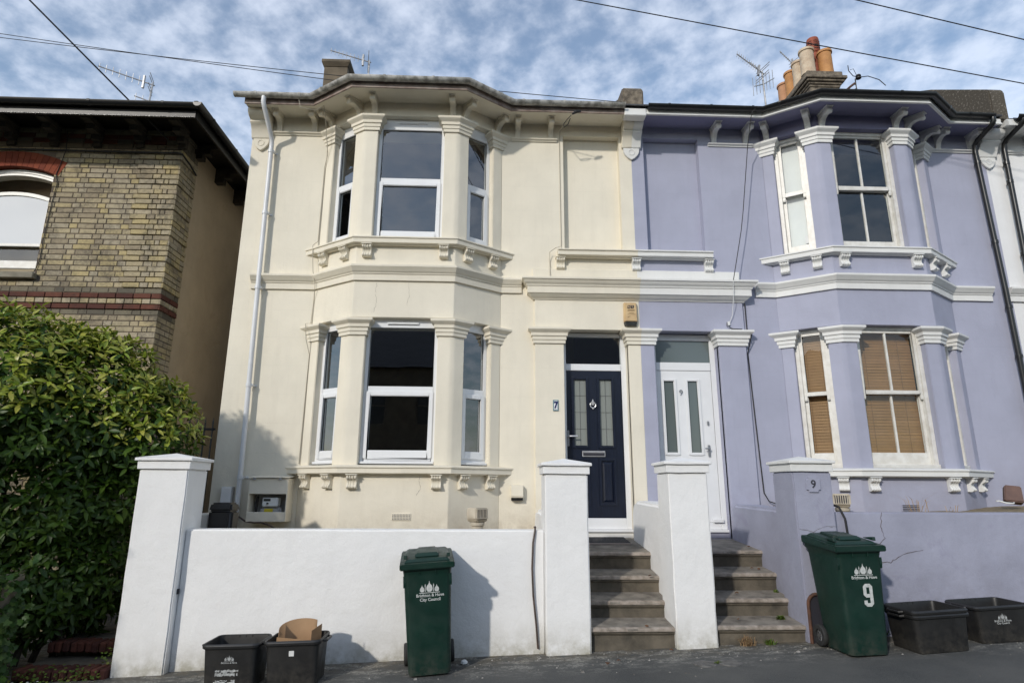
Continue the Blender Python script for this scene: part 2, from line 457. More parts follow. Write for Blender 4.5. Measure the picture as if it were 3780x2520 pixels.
M['chrome'] = mk('chrome', (0.78, 0.79, 0.80), (0.66, 0.66, 0.68), 9, 0.28, metal=0.6)
M['steel'] = mk('dull_steel', (0.42, 0.43, 0.45), (0.3, 0.3, 0.31), 9, 0.4, metal=0.9)
M['alu'] = mk('aerial_aluminium', (0.50, 0.50, 0.51), (0.26, 0.26, 0.26), 12, 0.45, metal=0.3)
M['rust'] = mk('rusty_iron', (0.13, 0.06, 0.035), (0.05, 0.03, 0.025), 22, 0.85, 0.6, 60)
M['wire'] = mk('black_cable', (0.012, 0.012, 0.013))
M['wire_cream'] = mk('painted_cable', (0.42, 0.38, 0.30))
M['hose'] = mk('brown_hose', (0.085, 0.055, 0.045), (0.05, 0.035, 0.03), 14, 0.5)
M['rubber'] = mk('tyre_rubber', (0.015, 0.015, 0.015), (0.03, 0.03, 0.03), 10, 0.75)
M['mat'] = mk('coir_doormat', (0.06, 0.06, 0.065), (0.025, 0.025, 0.027), 60, 0.95, 0.9, 260, dist=0.01)
M['mat_edge'] = mk('doormat_edge', (0.36, 0.31, 0.28))
M['green_pl'] = scuffed('green_plastic', (0.0042, 0.029, 0.020), (0.0034, 0.022, 0.0155), (0.028, 0.058, 0.047))
M['print'] = mk('white_print', (0.62, 0.64, 0.63), (0.45, 0.47, 0.46), 40, 0.6)
M['print_worn'] = mk('worn_white_print', (0.52, 0.54, 0.54), (0.22, 0.23, 0.23), 45, 0.7)
M['ink'] = mk('dark_ink', (0.03, 0.03, 0.04))
M['navy'] = mk('navy_grained_door', (0.0050, 0.0095, 0.026), (0.003, 0.006, 0.016), 5, 0.32, 0.35, 30, sc=(14, 14, 1))
M['door_white'] = mk('white_door', (0.78, 0.79, 0.80), (0.74, 0.75, 0.76), 4, 0.3)
M['lead'] = mk('lead_came', (0.10, 0.10, 0.105), rough=0.5)
M['stone'] = mk('worn_step_stone', (0.26, 0.235, 0.20), (0.125, 0.112, 0.095), 7, 0.85, 0.6, 60, detail=8, lo=0.32, hi=0.62, dist=0.006)
M['stone_edge'] = mk('worn_nosing_stone', (0.38, 0.33, 0.285), (0.20, 0.17, 0.14), 14, 0.85, 0.5, 70, detail=8)
M['riser'] = mk('dark_riser_stone', (0.155, 0.132, 0.10), (0.055, 0.049, 0.038), 5, 0.9, 0.6, 50, detail=9, lo=0.3, hi=0.66, dist=0.006)  # darker stone tone for the risers
M['slate'] = mk('grey_slate', (0.07, 0.07, 0.075), (0.04, 0.04, 0.044), 9, 0.6, 0.5, 20)
M['lichen'] = mk('lichened_cement', (0.24, 0.20, 0.15), (0.085, 0.07, 0.055), 14, 0.95, 0.8, 70, detail=8)
M['lichen_pale'] = mk('spotted_cement', (0.08, 0.068, 0.052), (0.24, 0.215, 0.18), 30, 0.95, 0.7, 70, lo=0.33, hi=0.44)
M['stack'] = mk('cement_rendered_stack', (0.17, 0.135, 0.092), (0.10, 0.08, 0.055), 4, 0.9, 0.5, 40)
M['pot_tan'] = mk('tan_clay', (0.50, 0.25, 0.09), (0.40, 0.19, 0.07), 7, 0.75, 0.2, 50)
M['pot_cream'] = mk('cream_clay', (0.62, 0.52, 0.39), (0.45, 0.34, 0.24), 7, 0.8, 0.2, 50)
M['pot_pink'] = mk('pink_clay', (0.50, 0.27, 0.15), (0.42, 0.22, 0.12), 7, 0.8, 0.2, 50)
M['pot_red'] = mk('red_clay', (0.28, 0.065, 0.03), (0.20, 0.045, 0.02), 7, 0.7, 0.2, 50)
M['cowl_cream'] = mk('painted_clay_cowl', (0.55, 0.50, 0.41), (0.42, 0.37, 0.29), 9, 0.8, 0.3, 50)
M['brown_pl'] = mk('brown_floodlight', (0.13, 0.065, 0.045), (0.085, 0.04, 0.03), 9, 0.5)
M['brick'] = rndmat('yellow_stock_brick', [(0.45, 0.37, 0.215), (0.40, 0.34, 0.225), (0.46, 0.385, 0.245), (0.36, 0.30, 0.205), (0.43, 0.36, 0.235), (0.48, 0.39, 0.205), (0.32, 0.265, 0.185), (0.41, 0.355, 0.26), (0.45, 0.385, 0.27)], 0.9, stain=(0.085, 0.076, 0.06), bmp=0.9, nscale=26, stainr=(0.47, 0.66, 0.85))
M['brick_dark'] = rndmat('dark_stock_brick', [(0.17, 0.15, 0.11), (0.12, 0.107, 0.083), (0.20, 0.175, 0.125)], 0.9, stain=(0.04, 0.037, 0.03), bmp=0.7)  # darker brick for the low wall and courses by band and eaves
M['bracket_dark'] = mk('shaded_bracket_brick', (0.055, 0.047, 0.036), (0.03, 0.026, 0.02), 9, 0.95, 0.6, 60)  # brick darkened to look shaded under the eaves
M['redbrick'] = rndmat('red_brick', [(0.135, 0.048, 0.032), (0.105, 0.037, 0.026), (0.16, 0.062, 0.040), (0.085, 0.032, 0.025)], 0.88, stain=(0.035, 0.025, 0.022), bmp=0.5, stainr=(0.50, 0.68, 0.7))
M['rubbed'] = rndmat('rubbed_red_brick', [(0.22, 0.046, 0.021), (0.18, 0.037, 0.018), (0.245, 0.055, 0.024)], 0.8, stain=(0.09, 0.02, 0.012), bmp=0.25, stainr=(0.55, 0.75, 0.5))
M['mortar'] = mk('grey_mortar', (0.155, 0.122, 0.09), (0.06, 0.047, 0.037), 2.2, 0.95, 0.8, 120, detail=8)
M['stone_sill'] = mk('stone_sill', (0.27, 0.245, 0.19), (0.15, 0.135, 0.10), 6, 0.85, 0.4, 50)
M['side_render'] = stucco('tan_side_render', (0.50, 0.41, 0.29), ashlar=True, mott=0.1, grime=(0.2, 0.15, 0.10), patch=(0.38, 0.30, 0.205))
M['eave_black'] = mk('black_eaves', (0.006, 0.006, 0.0065), (0.004, 0.004, 0.004), 6, 0.45)
M['gloss_strip'] = mk('black_gloss_bead', (0.012, 0.011, 0.012), (0.03, 0.028, 0.03), 40, 0.22, 0.9, 60, lo=0.4, hi=0.55)
M['leaf'] = rndmat('spotted_laurel_leaf', [(0.034, 0.080, 0.011), (0.052, 0.110, 0.014), (0.026, 0.062, 0.010), (0.080, 0.145, 0.018)], 0.45, nscale=60, bmp=0.1, bscale=50, spec=0.35, trans=(0.20, 0.28, 0.02), stain=(0.20, 0.25, 0.03), stainr=(0.60, 0.70, 0.35))
M['leaf_sunlit'] = rndmat('sunlit_yellow_leaf', [(0.27, 0.36, 0.034), (0.38, 0.43, 0.05), (0.20, 0.31, 0.03), (0.46, 0.45, 0.09)], 0.4, nscale=60, bmp=0.1, spec=0.5, trans=(0.24, 0.26, 0.03))  # yellow young growth, brightened to carry the sunlit bush top
M['ivy'] = rndmat('ivy_leaf', [(0.035, 0.085, 0.018), (0.055, 0.12, 0.022), (0.028, 0.06, 0.014), (0.075, 0.13, 0.028)], 0.45, nscale=50, bmp=0.1, trans=(0.09, 0.16, 0.02))
M['weed'] = rndmat('weed_leaf', [(0.08, 0.15, 0.02), (0.12, 0.19, 0.03), (0.06, 0.11, 0.02), (0.14, 0.17, 0.03)], 0.6, nscale=50, bmp=0.0, trans=(0.15, 0.22, 0.03))
M['straw'] = rndmat('dry_grass', [(0.36, 0.24, 0.12), (0.28, 0.18, 0.09), (0.42, 0.30, 0.17), (0.22, 0.13, 0.07)], 0.85, nscale=30, bmp=0.0)
M['bark'] = mk('stem_bark', (0.06, 0.05, 0.035), (0.035, 0.03, 0.02), 20, 0.9, 0.5, 60)
M['soil'] = mk('dry_soil', (0.30, 0.24, 0.15), (0.17, 0.13, 0.08), 14, 0.95, 0.8, 60, detail=8, dist=0.02)
M['petal'] = mk('daisy_white', (0.75, 0.75, 0.72))
M['card'] = mk('brown_cardboard', (0.36, 0.225, 0.12), (0.30, 0.18, 0.095), 6, 0.85, 0.2, 30)
M['paper'] = mk('white_paper', (0.74, 0.75, 0.74), (0.66, 0.67, 0.66), 6, 0.8)
M['beige_pl'] = mk('yellowed_plastic', (0.62, 0.45, 0.24), (0.52, 0.36, 0.19), 7, 0.5)
M['amber'] = mk('smoky_lens', (0.05, 0.055, 0.055), (0.03, 0.03, 0.03), 8, 0.25)
M['yellow'] = mk('yellow_label', (0.62, 0.50, 0.03))
M['grey_pl'] = mk('grey_plastic', (0.42, 0.42, 0.42), (0.34, 0.34, 0.34), 6, 0.5)
M['tile'] = mk('blue_edged_tile', (0.10, 0.19, 0.24), (0.26, 0.36, 0.38), 60, 0.25)
M['tile_white'] = mk('white_tile', (0.75, 0.77, 0.78), rough=0.2)
M['ink_blue'] = mk('ink_blue', (0.01, 0.012, 0.10), rough=0.25)
M['iron_cover'] = mk('worn_iron_cover', (0.155, 0.15, 0.14), (0.075, 0.073, 0.07), 18, 0.75, 0.5, 60)
M['pebble'] = rndmat('loose_grit', [(0.26, 0.25, 0.22), (0.18, 0.17, 0.15), (0.42, 0.40, 0.37), (0.11, 0.10, 0.09)], 0.9, nscale=30, bmp=0.2)
M['deadleaf'] = rndmat('dead_leaf', [(0.09, 0.045, 0.025), (0.06, 0.03, 0.02), (0.14, 0.07, 0.035)], 0.9, nscale=30, bmp=0.2)
M['crack'] = mk('crack', (0.14, 0.11, 0.10), (0.07, 0.055, 0.05), 9, 0.95)

def asphalt():
    m, ns, ls, b = newmat('worn_tarmac')
    tc = ns.new('ShaderNodeTexCoord'); v = tc.outputs['Object']
    a = tnoise(ns, ls, v, 130, 3, 0.6); c = tnoise(ns, ls, v, 1.3, 6, 0.6)
    base = mixc(ns, ls, ramp(ns, ls, a, 0.3, 0.72), (0.034, 0.036, 0.036), (0.100, 0.101, 0.097))
    base = mixc(ns, ls, ramp(ns, ls, c, 0.35, 0.65, 0, 0.5), base, (0.125, 0.122, 0.112))
    sx = ns.new('ShaderNodeSeparateXYZ'); ls.new(v, sx.inputs[0])
    # lime wash drips and grit along the foot of the walls
    near = ramp(ns, ls, sx.outputs[1], 5.75, 6.5)
    d = tnoise(ns, ls, stretch(ns, ls, v, (1, 2.2, 1)), 4.2, 9, 0.72, 0.5)
    d = mth(ns, ls, 'MULTIPLY', ramp(ns, ls, d, 0.47, 0.58), ramp(ns, ls, tnoise(ns, ls, v, 40, 4, 0.7), 0.40, 0.56))
    base = mixc(ns, ls, mth(ns, ls, 'MULTIPLY', mth(ns, ls, 'MULTIPLY', d, near), 0.9), base, (0.40, 0.385, 0.34))
    gr = ramp(ns, ls, sx.outputs[1], 6.15, 6.52)
    g = mth(ns, ls, 'MULTIPLY', gr, ramp(ns, ls, tnoise(ns, ls, v, 7, 8, 0.7), 0.38, 0.62))
    base = mixc(ns, ls, mth(ns, ls, 'MULTIPLY', g, 0.75), base, (0.15, 0.125, 0.085))
    ls.new(base, b.inputs['Base Color'])
    b.inputs['Roughness'].default_value = 0.85
    b.inputs['Specular IOR Level'].default_value = 0.3
    bump(ns, ls, mth(ns, ls, 'ADD', a, mth(ns, ls, 'MULTIPLY', c, 2.0)), 0.6, 0.006, b)
    return m
M['asphalt'] = asphalt()
# ------------------------------------------------------------------ ground
def ground():
    xs = [-400, -60, -14] + [x * 1.0 for x in range(-13, 17)] + [60, 400]
    ys = [-400, -60, -12, -6, -3, 0, 2, 3.5, 4.5, 5.2, 5.8, 6.2, 6.5, 7.5, 9, 14, 60, 400]
    vs = [(x, y, gz(x, y)) for y in ys for x in xs]
    n = len(xs)
    fs = [(j * n + i, j * n + i + 1, (j + 1) * n + i + 1, (j + 1) * n + i) for j in range(len(ys) - 1) for i in range(n - 1)]
    o = MB().add(vs, fs).obj('pavement', M['asphalt'])
    o['kind'] = 'structure'
ground()

# ------------------------------------------------------------------ parts shared by the terrace
XP, PL = 2.1945, 2.166
YF, YBF = 8.37, 7.916
BN, BNF, BFF, BFA = 2.04, 2.69, 4.06, 4.715
CAPP = [(0, 0), (.022, 0), (.022, .045), (.034, .052), (.034, .098), (.052, .106), (.052, .148), (.060, .156), (.085, .178), (.098, .192), (.098, .222), (0, .222)]
ENTP = [(0, 4.25), (.012, 4.25), (.018, 4.262), (.05, 4.285), (.088, 4.322), (.10, 4.326), (.10, 4.42), (.112, 4.428), (.118, 4.448), (.142, 4.472), (.162, 4.505), (.18, 4.515), (.18, 4.545), (0, 4.56)]
STRP = [(0, 4.351), (.03, 4.351), (.03, 4.438), (.042, 4.442), (.046, 4.458), (.064, 4.474), (.086, 4.505), (.105, 4.53), (.105, 4.558), (0, 4.575)]
SILLP = [(0, 4.862), (.055, 4.862), (.055, 4.872), (.098, 4.878), (.098, 4.94), (.114, 4.946), (.114, 4.966), (0, 4.985)]
GSILLP = [(o, z - 3.107) for o, z in SILLP]

def console_mesh(mat):
    prof = [(0, 0), (-.045, -.002), (-.072, .012), (-.078, .030), (-.06, .05), (-.046, .075), (-.05, .10), (-.072, .118), (-.094, .128), (-.098, .15), (-.09, .168), (0, .168)]
    b = MB(); w = .062
    cuts = [-w, -.038, -.026, -.012, .012, .026, .038, w]
    for i in range(7):
        k = 1.0 if i % 2 == 0 else .87
        b.xprism([(y * k, z) for y, z in prof], cuts[i] - (0.0 if i % 2 == 0 else .001), cuts[i + 1] + (0.0 if i % 2 == 0 else .001))
    b.box(-.074, .074, -.108, 0, .1685, .182)
    return b.mesh('console', mat, True, 0.003, 1)
def eaves_mesh(mat):
    prof = [(0, 0), (-.032, 0), (-.036, .05), (-.050, .10), (-.085, .145), (-.135, .165), (-.185, .165), (-.215, .150), (-.235, .142), (-.258, .152), (-.268, .178), (-.258, .205), (-.262, .235), (0, .235)]
    b = MB(); b.xprism(prof, -.040, .040)
    b.xprism([(y * .97 - .006, z) for y, z in prof], -.012, .012)
    b.box(-.055, .055, -.285, 0, .2355, .262)
    return b.mesh('eaves_bracket', mat, True, 0.004, 1)
CON = {k: console_mesh(M[k]) for k in ('cream_trim', 'white_trim')}
EAV = {k: eaves_mesh(M[k]) for k in ('cream_trim', 'white_trim')}

def upvc(parent, p0, p1, z0, z1, zg0, zt0, zt1, zg1, sill=True, vent=True, name='window'):
    # fixed light above, proud opening sash below
    L = (Vector(p1) - Vector(p0)).length; F = frame(p0, p1)
    b = MB(F); s = .05
    b.box(0, s, 0, .07, z0, z1); b.box(L - s, L, 0, .07, z0, z1)
    b.box(s, L - s, 0, .07, zg1, z1); b.box(s, L - s, 0.002, .07, zt0 + .05, zt1); b.box(s, L - s, 0, .07, z0, z0 + .05)
    fr = b.obj(name, M['upvc'], parent, bevel=.005)
    b = MB(F); t = .045; a0, a1 = s - .012, L - s + .012; c0, c1 = z0 + .038, zt0 + .062
    b.box(a0, a0 + t + .012, -.018, .05, c0, c1); b.box(a1 - t - .012, a1, -.018, .05, c0, c1)
    b.box(a0 + t + .012, a1 - t - .012, -.018, .05, zt0, c1); b.box(a0 + t + .012, a1 - t - .012, -.018, .05, c0, zg0)
    b.obj('sash', M['upvc'], fr, bevel=.008, seg=2)
    MB(F).add([(s, .03, zt1), (L - s, .03, zt1), (L - s, .03, zg1), (s, .03, zg1)], [(0, 1, 2, 3)]).obj('pane', M['glass'], fr)
    MB(F).add([(s + t, .02, zg0), (L - s - t, .02, zg0), (L - s - t, .02, zt0), (s + t, .02, zt0)], [(0, 1, 2, 3)]).obj('pane', M['glass'], fr)
    k = MB(F); e = .004                                   # dark rubber gaskets
    for (u0, u1, w0, w1, y) in ((s, L - s, zt1, zg1, .026), (s + t, L - s - t, zg0, zt0, .012)):
        k.box(u0, u0 + e, y, y + .012, w0, w1); k.box(u1 - e, u1, y, y + .012, w0, w1); k.box(u0, u1, y, y + .012, w0, w0 + e); k.box(u0, u1, y, y + .012, w1 - e, w1)
    k.obj('gasket', M['black_pl'], fr)
    if sill:
        MB(F).box(.004, L - .004, -.05, .03, z0 - .035, z0 - .001).obj('window_sill', M['upvc'], fr, bevel=.006)
    if vent:
        v = MB(F); v.box(L * .28, L * .72, -.02, 0, z1 - .075, z1 - .045); v.box(L * .29, L * .71, -.028, -.02, z1 - .07, z1 - .062)
        v.obj('trickle_vent', M['upvc'], fr, bevel=.003)
    return fr

def sash(parent, p0, p1, z0, z1, zg0, zm0, zm1, zg1, bar=True, gl='glass_old'):
    L = (Vector(p1) - Vector(p0)).length; F = frame(p0, p1); W = M['timber_white']
    b = MB(F); s = .055
    b.box(0, s, 0, .12, z0, z1); b.box(L - s, L, 0, .12, z0, z1); b.box(s, L - s, 0, .12, zg1 + .04, z1); b.box(s, L - s, 0, .12, z0, z0 + .05)
    b.box(0.003, L - .003, -.03, 0.0, z0 + .002, z0 + .055)
    fr = b.obj('window', W, parent, bevel=.004)
    st = .045
    for (y, lo, hi, g0, g1) in ((.018, zm0, zg1 + .04, zm1, zg1), (.062, z0 + .05, zm1, zg0, zm0)):
        b = MB(F)
        b.box(s, s + st, y, y + .038, lo, hi); b.box(L - s - st, L - s, y, y + .038, lo, hi)
        b.box(s + st, L - s - st, y, y + .038, lo, g0); b.box(s + st, L - s - st, y, y + .038, g1, hi)
        if bar: b.box(L / 2 - .014, L / 2 + .014, y + .003, y + .036, g0, g1)
        if y < .03:                                       # sash horns
            for u in (s, L - s - st): b.xprism([(y, lo), (y, lo - .05), (y + .008, lo - .075), (y + .02, lo - .06), (y + .035, lo)], u + .002, u + st - .002)
        q = b.obj('sash', W, fr, bevel=.004)
        if bar:
            for u0, u1 in ((s + st, L / 2 - .014), (L / 2 + .014, L - s - st)):
                MB(F).add([(u0, y + .02, g0), (u1, y + .02, g0), (u1, y + .02, g1), (u0, y + .02, g1)], [(0, 1, 2, 3)]).obj('pane', M[gl], fr)
        else:
            MB(F).add([(s + st, y + .02, g0), (L - s - st, y + .02, g0), (L - s - st, y + .02, g1), (s + st, y + .02, g1)], [(0, 1, 2, 3)]).obj('pane', M[gl], fr)
    return fr

def slat_blind(p0, p1, z0, z1, label, group):
    L = (Vector(p1) - Vector(p0)).length; F = frame(p0, p1)
    t = thing('wooden_blind', label, 'blind', (p0[0], p0[1], z0), (0, 0, 0), group)
    me = MB().add([(0, 0, 0), (L, 0, 0), (L, .010, .046), (0, .010, .046)], [(0, 1, 2, 3)]).mesh('slat', M['blind_wood'])
    k = 0; z = z0
    while z < z1 - .05:
        place('slat', me, F @ Matrix.Translation((0, .0, z)) @ Matrix.Rotation(RNG.uniform(-.004, .004), 4, 'Y'), t); z += .0415; k += 1
    MB(F).box(-.005, L + .005, -.012, .03, z1 - .05, z1).obj('head_rail', M['blind_wood'], t)
    for u in (.22, .78):
        MB(F).box(L * u - .002, L * u + .002, -.004, -.001, z0, z1 - .05).obj('cord', M['cord'], t)
    return t

def glare_backing(p0, p1, z0, z1, label):  # white sheet added behind a pane to give its bright sky glare
    L = (Vector(p1) - Vector(p0)).length; F = frame(p0, p1)
    t = thing('glare_panel', label, 'blind', (p0[0], p0[1], z0), (0, 0, 0))
    MB(F).box(0, L, 0, .004, z0, z1).obj('backing', M['glare_white'], t)
    MB(F).box(0, L, -.006, .012, z0 - .02, z0).obj('backing_bar', M['glare_white'], t)
    return t

def corbel(parent, x0, x1, mat, shield=True):
    # big end bracket of the eaves with a pointed shield below
    prof = [(8.37, 6.745), (8.325, 6.745), (8.32, 6.77), (8.31, 6.80), (8.29, 6.86), (8.25, 6.92), (8.205, 6.95), (8.20, 6.965), (8.215, 6.975), (8.19, 6.99), (8.14, 7.005), (8.10, 7.04), (8.085, 7.09), (8.10, 7.12), (8.37, 7.12)]
    b = MB(); b.xprism(prof, x0, x1)
    b.obj('eaves_corbel', mat, parent, True, .006, 1)
    if shield:
        xm = (x0 + x1) / 2; w = (x1 - x0) / 2 - .03
        pts = [(xm - w, 6.742), (xm - w * .98, 6.68), (xm - w * .8, 6.63), (xm - w * .45, 6.58), (xm, 6.545), (xm + w * .45, 6.58), (xm + w * .8, 6.63), (xm + w * .98, 6.68), (xm + w, 6.742)]
        b = MB(); b.yprism(pts, 8.33, 8.369)
        q = b.obj('shield_pendant', mat, parent, False, .005, 1)
        b = MB(); r = []
        for k in range(17): a = 2 * math.pi * k / 16; r.append((xm + .045 * math.cos(a), 8.329, 6.668 + .045 * math.sin(a)))
        b.tube(r, .007, 6, False).obj('ring', mat, q, True)

def gutter(parent, path, mat, r=.056, o=.475, z=7.205):
    prof = [(o + r * math.cos(a), z + r * math.sin(a)) for a in [math.pi + math.pi * i / 10 for i in range(11)]]
    prof += [(o + (r - .008) * math.cos(a), z + (r - .008) * math.sin(a)) for a in [2 * math.pi - math.pi * i / 10 for i in range(11)]]
    b = MB(); b.sweep(path, prof)
    g = b.obj('gutter', mat, parent, True, angle=50)
    P = [Vector(p) for p in path]                          # union brackets and corner collars
    prof2 = [(o + (r + .006) * math.cos(a), z + .004 + (r + .006) * math.sin(a)) for a in [math.pi + math.pi * i / 10 for i in range(11)]]
    prof2 += [(o + r * math.cos(a), z + .004 + r * math.sin(a)) for a in [2 * math.pi - math.pi * i / 10 for i in range(11)]]
    for i in range(len(P) - 1):
        d = (P[i + 1] - P[i]); L = d.length; d.normalize()
        n = max(1, int(L / .55)); us = [L * (k + .5) / n for k in range(n)]
        for u in us:
            a = P[i] + d * (u - .018); c = P[i] + d * (u + .018)
            MB().sweep([tuple(a), tuple(c)], prof2).obj('gutter_clip', mat, g)
    return g

def downpipe(parent, pts, r, mat, zs, clipy):
    g = MB().tube(pts, r, 12).obj('downpipe', mat, parent, True)
    for (x, y, z) in zs:
        b = MB(); b.lathe((x, y, z - .03), [(r + .001, 0), (r + .008, .002), (r + .008, .05), (r + .001, .052)], 12)
        b.box(x - .006 + .03, x + .05, y - .008, clipy, z - .012, z + .012); b.box(x + .03, x + .075, clipy - .012, clipy, z - .014, z + .014)
        b.obj('pipe_clip', mat, g, True)
    return g

def terrace(s, root, wallm, baym, trim, fascia, gut, sash_style, xend, eavem):
    X = lambda dx: XP + s * dx
    asc = (lambda l: l) if s > 0 else (lambda l: l[::-1])
    W1, F1, F2, W2 = (X(BN), YF), (X(BNF), YBF), (X(BFF), YBF), (X(BFA), YF)
    bay = asc([W1, F1, F2, W2])
    A, B, C, D = bay                                     # left wall, left front, right front, right wall
    zb, zt = 0.15, 7.14
    # flat wall outside the bay
    xa, xb = sorted((X(BFA), xend))
    MB().box(xa, xb, YF, YF + .28, zb, zt).obj('wall', wallm, root)
    # entrance bay of the wall: niche above, doorway below
    if s < 0:
        xs = [X(BN), 1.06, 1.10, 1.975, 1.985, PL]; hol = {(2, 3)} | {(1, 1), (2, 1), (3, 1)}
    else:
        xs = [PL, 2.358, 2.362, 3.229, 3.30, X(BN)]; hol = {(1, 3), (2, 3)} | {(2, 1), (3, 1)}
    zs = [zb, .95, 3.815, 5.0, 6.95, zt]
    if s > 0:
        hol = {(1, 3), (2, 3), (2, 1), (3, 1)}
    else:
        hol = {(2, 3), (1, 1), (2, 1), (3, 1)}
    h2 = set()
    for (i, j) in hol: h2.add((i, {1: 1, 3: 3}[j]))
    MB().plate(xs, zs, h2, YF, YF + .28).obj('wall', wallm, root)
    nx = (1.09, 1.985) if s < 0 else (2.35, 3.24)
    MB().box(nx[0], nx[1], YF + .12, YF + .2, 4.99, 6.96).obj('niche_panel', wallm, root)
    # bay masonry
    def poly(inset=0.0): return [A, B, C, D, (D[0], YF + .28), (A[0], YF + .28)]
    MB().prism(poly(), zb, 1.80).obj('bay_base', baym, root, bevel=.006)
    MB().prism(poly(), 3.832, 4.90).obj('bay_wall', baym, root, bevel=.006)
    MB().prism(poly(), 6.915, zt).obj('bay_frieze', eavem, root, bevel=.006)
    # piers, capitals, windows
    va, vc = Vector(A), Vector(D)
    dl = (Vector(B) - va).normalized(); dr = (vc - Vector(C)).normalized()
    nl = Vector((-dl.y, dl.x)); nr = Vector((-dr.y, dr.x))    # inward
    CL = (Vector(B) - va).length
    wp, cp, fp, th = .165, .185, .20, .17
    P1 = va + dl * wp; Q1 = Vector(B) - dl * cp; R1 = Vector(B) + Vector((fp, 0))
    P2 = vc - dr * wp; Q2 = Vector(C) + dr * cp; R2 = Vector(C) - Vector((fp, 0))
    up = Vector((0, 1))
    for (z0, z1) in ((1.79, 3.84), (4.88, 6.92)):
        for pg in ([va, P1, P1 + nl * th, va + Vector((0, th))], [vc, vc + Vector((0, th)), P2 + nr * th, P2],
                   [Q1, Vector(B), R1, R1 + up * th, Vector(B) + up * th + dl * 0.02, Q1 + nl * th],
                   [R2, Vector(C), Q2, Q2 + nr * th, Vector(C) + up * th - dr * 0.02, R2 + up * th]):
            MB().prism([tuple(q) for q in pg], z0, z1).obj('pier', baym, root, True, .008, 2, wob=.0025)
        zc = z1 - .04 - .218
        cap = [(o, z + zc) for o, z in CAPP]
        MB().sweep([tuple(va), tuple(P1), tuple(P1 + nl * .10)], cap, 'wall', 'cut').obj('capital', M[trim], root, bevel=.002)
        MB().sweep([tuple(P2 + nr * .10), tuple(P2), tuple(vc)], cap, 'cut', 'wall').obj('capital', M[trim], root, bevel=.002)
        MB().sweep([tuple(Q1 + nl * .10), tuple(Q1), B, tuple(R1), tuple(R1 + up * .10)], cap).obj('capital', M[trim], root, bevel=.002)
        MB().sweep([tuple(R2 + up * .10), tuple(R2), C, tuple(Q2), tuple(Q2 + nr * .10)], cap).obj('capital', M[trim], root, bevel=.002)
    ins = .095
    spans = [(P1 + nl * ins, Q1 + nl * ins, False), (R1 + up * ins, R2 + up * ins, True), (Q2 + nr * ins, P2 + nr * ins, False)]
    wins = []
    for (a, b, front) in spans:
        a, b = tuple(a), tuple(b)
        if sash_style:
            wins.append(sash(root, a, b, 1.875, 3.83, 2.088, 2.882, 2.934, 3.745, front, 'glass_clear'))
            wins.append(sash(root, a, b, 4.985, 6.914, 5.151, 5.955, 6.019, 6.82, front))
        else:
            wins.append(upvc(root, a, b, 1.925, 3.83, 2.067, 2.776, 2.908, 3.714, True, front))
            wins.append(upvc(root, a, b, 4.99, 6.914, 5.13, 5.835, 5.961, 6.745, False, front))
    # dark rooms behind the windows
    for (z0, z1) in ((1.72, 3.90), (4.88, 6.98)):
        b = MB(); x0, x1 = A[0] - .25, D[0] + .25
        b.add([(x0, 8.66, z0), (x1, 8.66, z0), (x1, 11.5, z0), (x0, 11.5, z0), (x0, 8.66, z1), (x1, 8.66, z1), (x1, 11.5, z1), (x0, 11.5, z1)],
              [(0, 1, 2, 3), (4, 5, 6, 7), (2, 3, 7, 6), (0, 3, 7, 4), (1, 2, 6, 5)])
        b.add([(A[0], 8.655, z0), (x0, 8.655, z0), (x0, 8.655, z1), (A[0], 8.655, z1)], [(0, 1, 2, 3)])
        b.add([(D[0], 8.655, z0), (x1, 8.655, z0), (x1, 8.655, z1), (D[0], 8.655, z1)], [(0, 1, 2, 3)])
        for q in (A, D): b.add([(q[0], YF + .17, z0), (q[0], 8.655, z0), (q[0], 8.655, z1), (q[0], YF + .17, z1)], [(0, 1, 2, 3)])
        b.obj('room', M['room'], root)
    # sills, string course
    MB().sweep(bay, SILLP, 'wall', 'wall').obj('bay_sill', M[trim], root, bevel=.003, wob=.0022)
    MB().sweep(bay, GSILLP, 'wall', 'wall').obj('bay_sill', M[trim], root, bevel=.003, wob=.0022)
    ends = (-3.43, .458) if s < 0 else (3.925, 7.535)
    pth = [(ends[0], YF)] + bay + [(ends[1], YF)]
    MB().sweep(pth, STRP).obj('string_course', M[trim], root, bevel=.002, wob=.0022)
    # consoles below the sills
    for zc in (4.685, 1.578):
        for dx in (3.905, 2.845): place('console', CON[trim], Matrix.Translation((X(dx), YBF, zc)), root)
        for (p, d) in ((va, dl), (Vector(C), dr)):
            for u in (.17, .60) if p is va else (.195, .625):
                q = p + d * u; place('console', CON[trim], Matrix.Translation((q.x, q.y, zc)) @ Matrix.Rotation(math.atan2(d.y, d.x), 4, 'Z'), root)
    # doorway: pilasters, frieze, hood, upper sill
    if s < 0:
        pil = [(.644, 1.060), (1.985, PL)]; fz = (.644, PL)
        ent = [(.635, YF), (.635, 8.32), (PL, 8.32)]; sl = (.985, PL); strip = (.62, PL)
        caps = [[(.644, YF), (.644, 8.32), (1.060, 8.32), (1.060, 8.48)], [(1.985, 8.48), (1.985, 8.32), (PL, 8.32)]]
        cons = (1.03,)
    else:
        pil = [(PL, 2.362), (3.30, 3.698)]; fz = (PL, 3.698)
        ent = [(PL, 8.32), (3.706, 8.32), (3.706, YF)]; sl = (PL, 3.293); strip = (PL, 3.70)
        caps = [[(PL, 8.32), (2.362, 8.32), (2.362, 8.48)], [(3.30, 8.48), (3.30, 8.32), (3.698, 8.32), (3.698, YF)]]
        cons = (2.155, 3.245)
    for a, b in pil: MB().box(a, b, 8.32, YF + .05, zb, 3.60).obj('pilaster', wallm, root, bevel=.006)
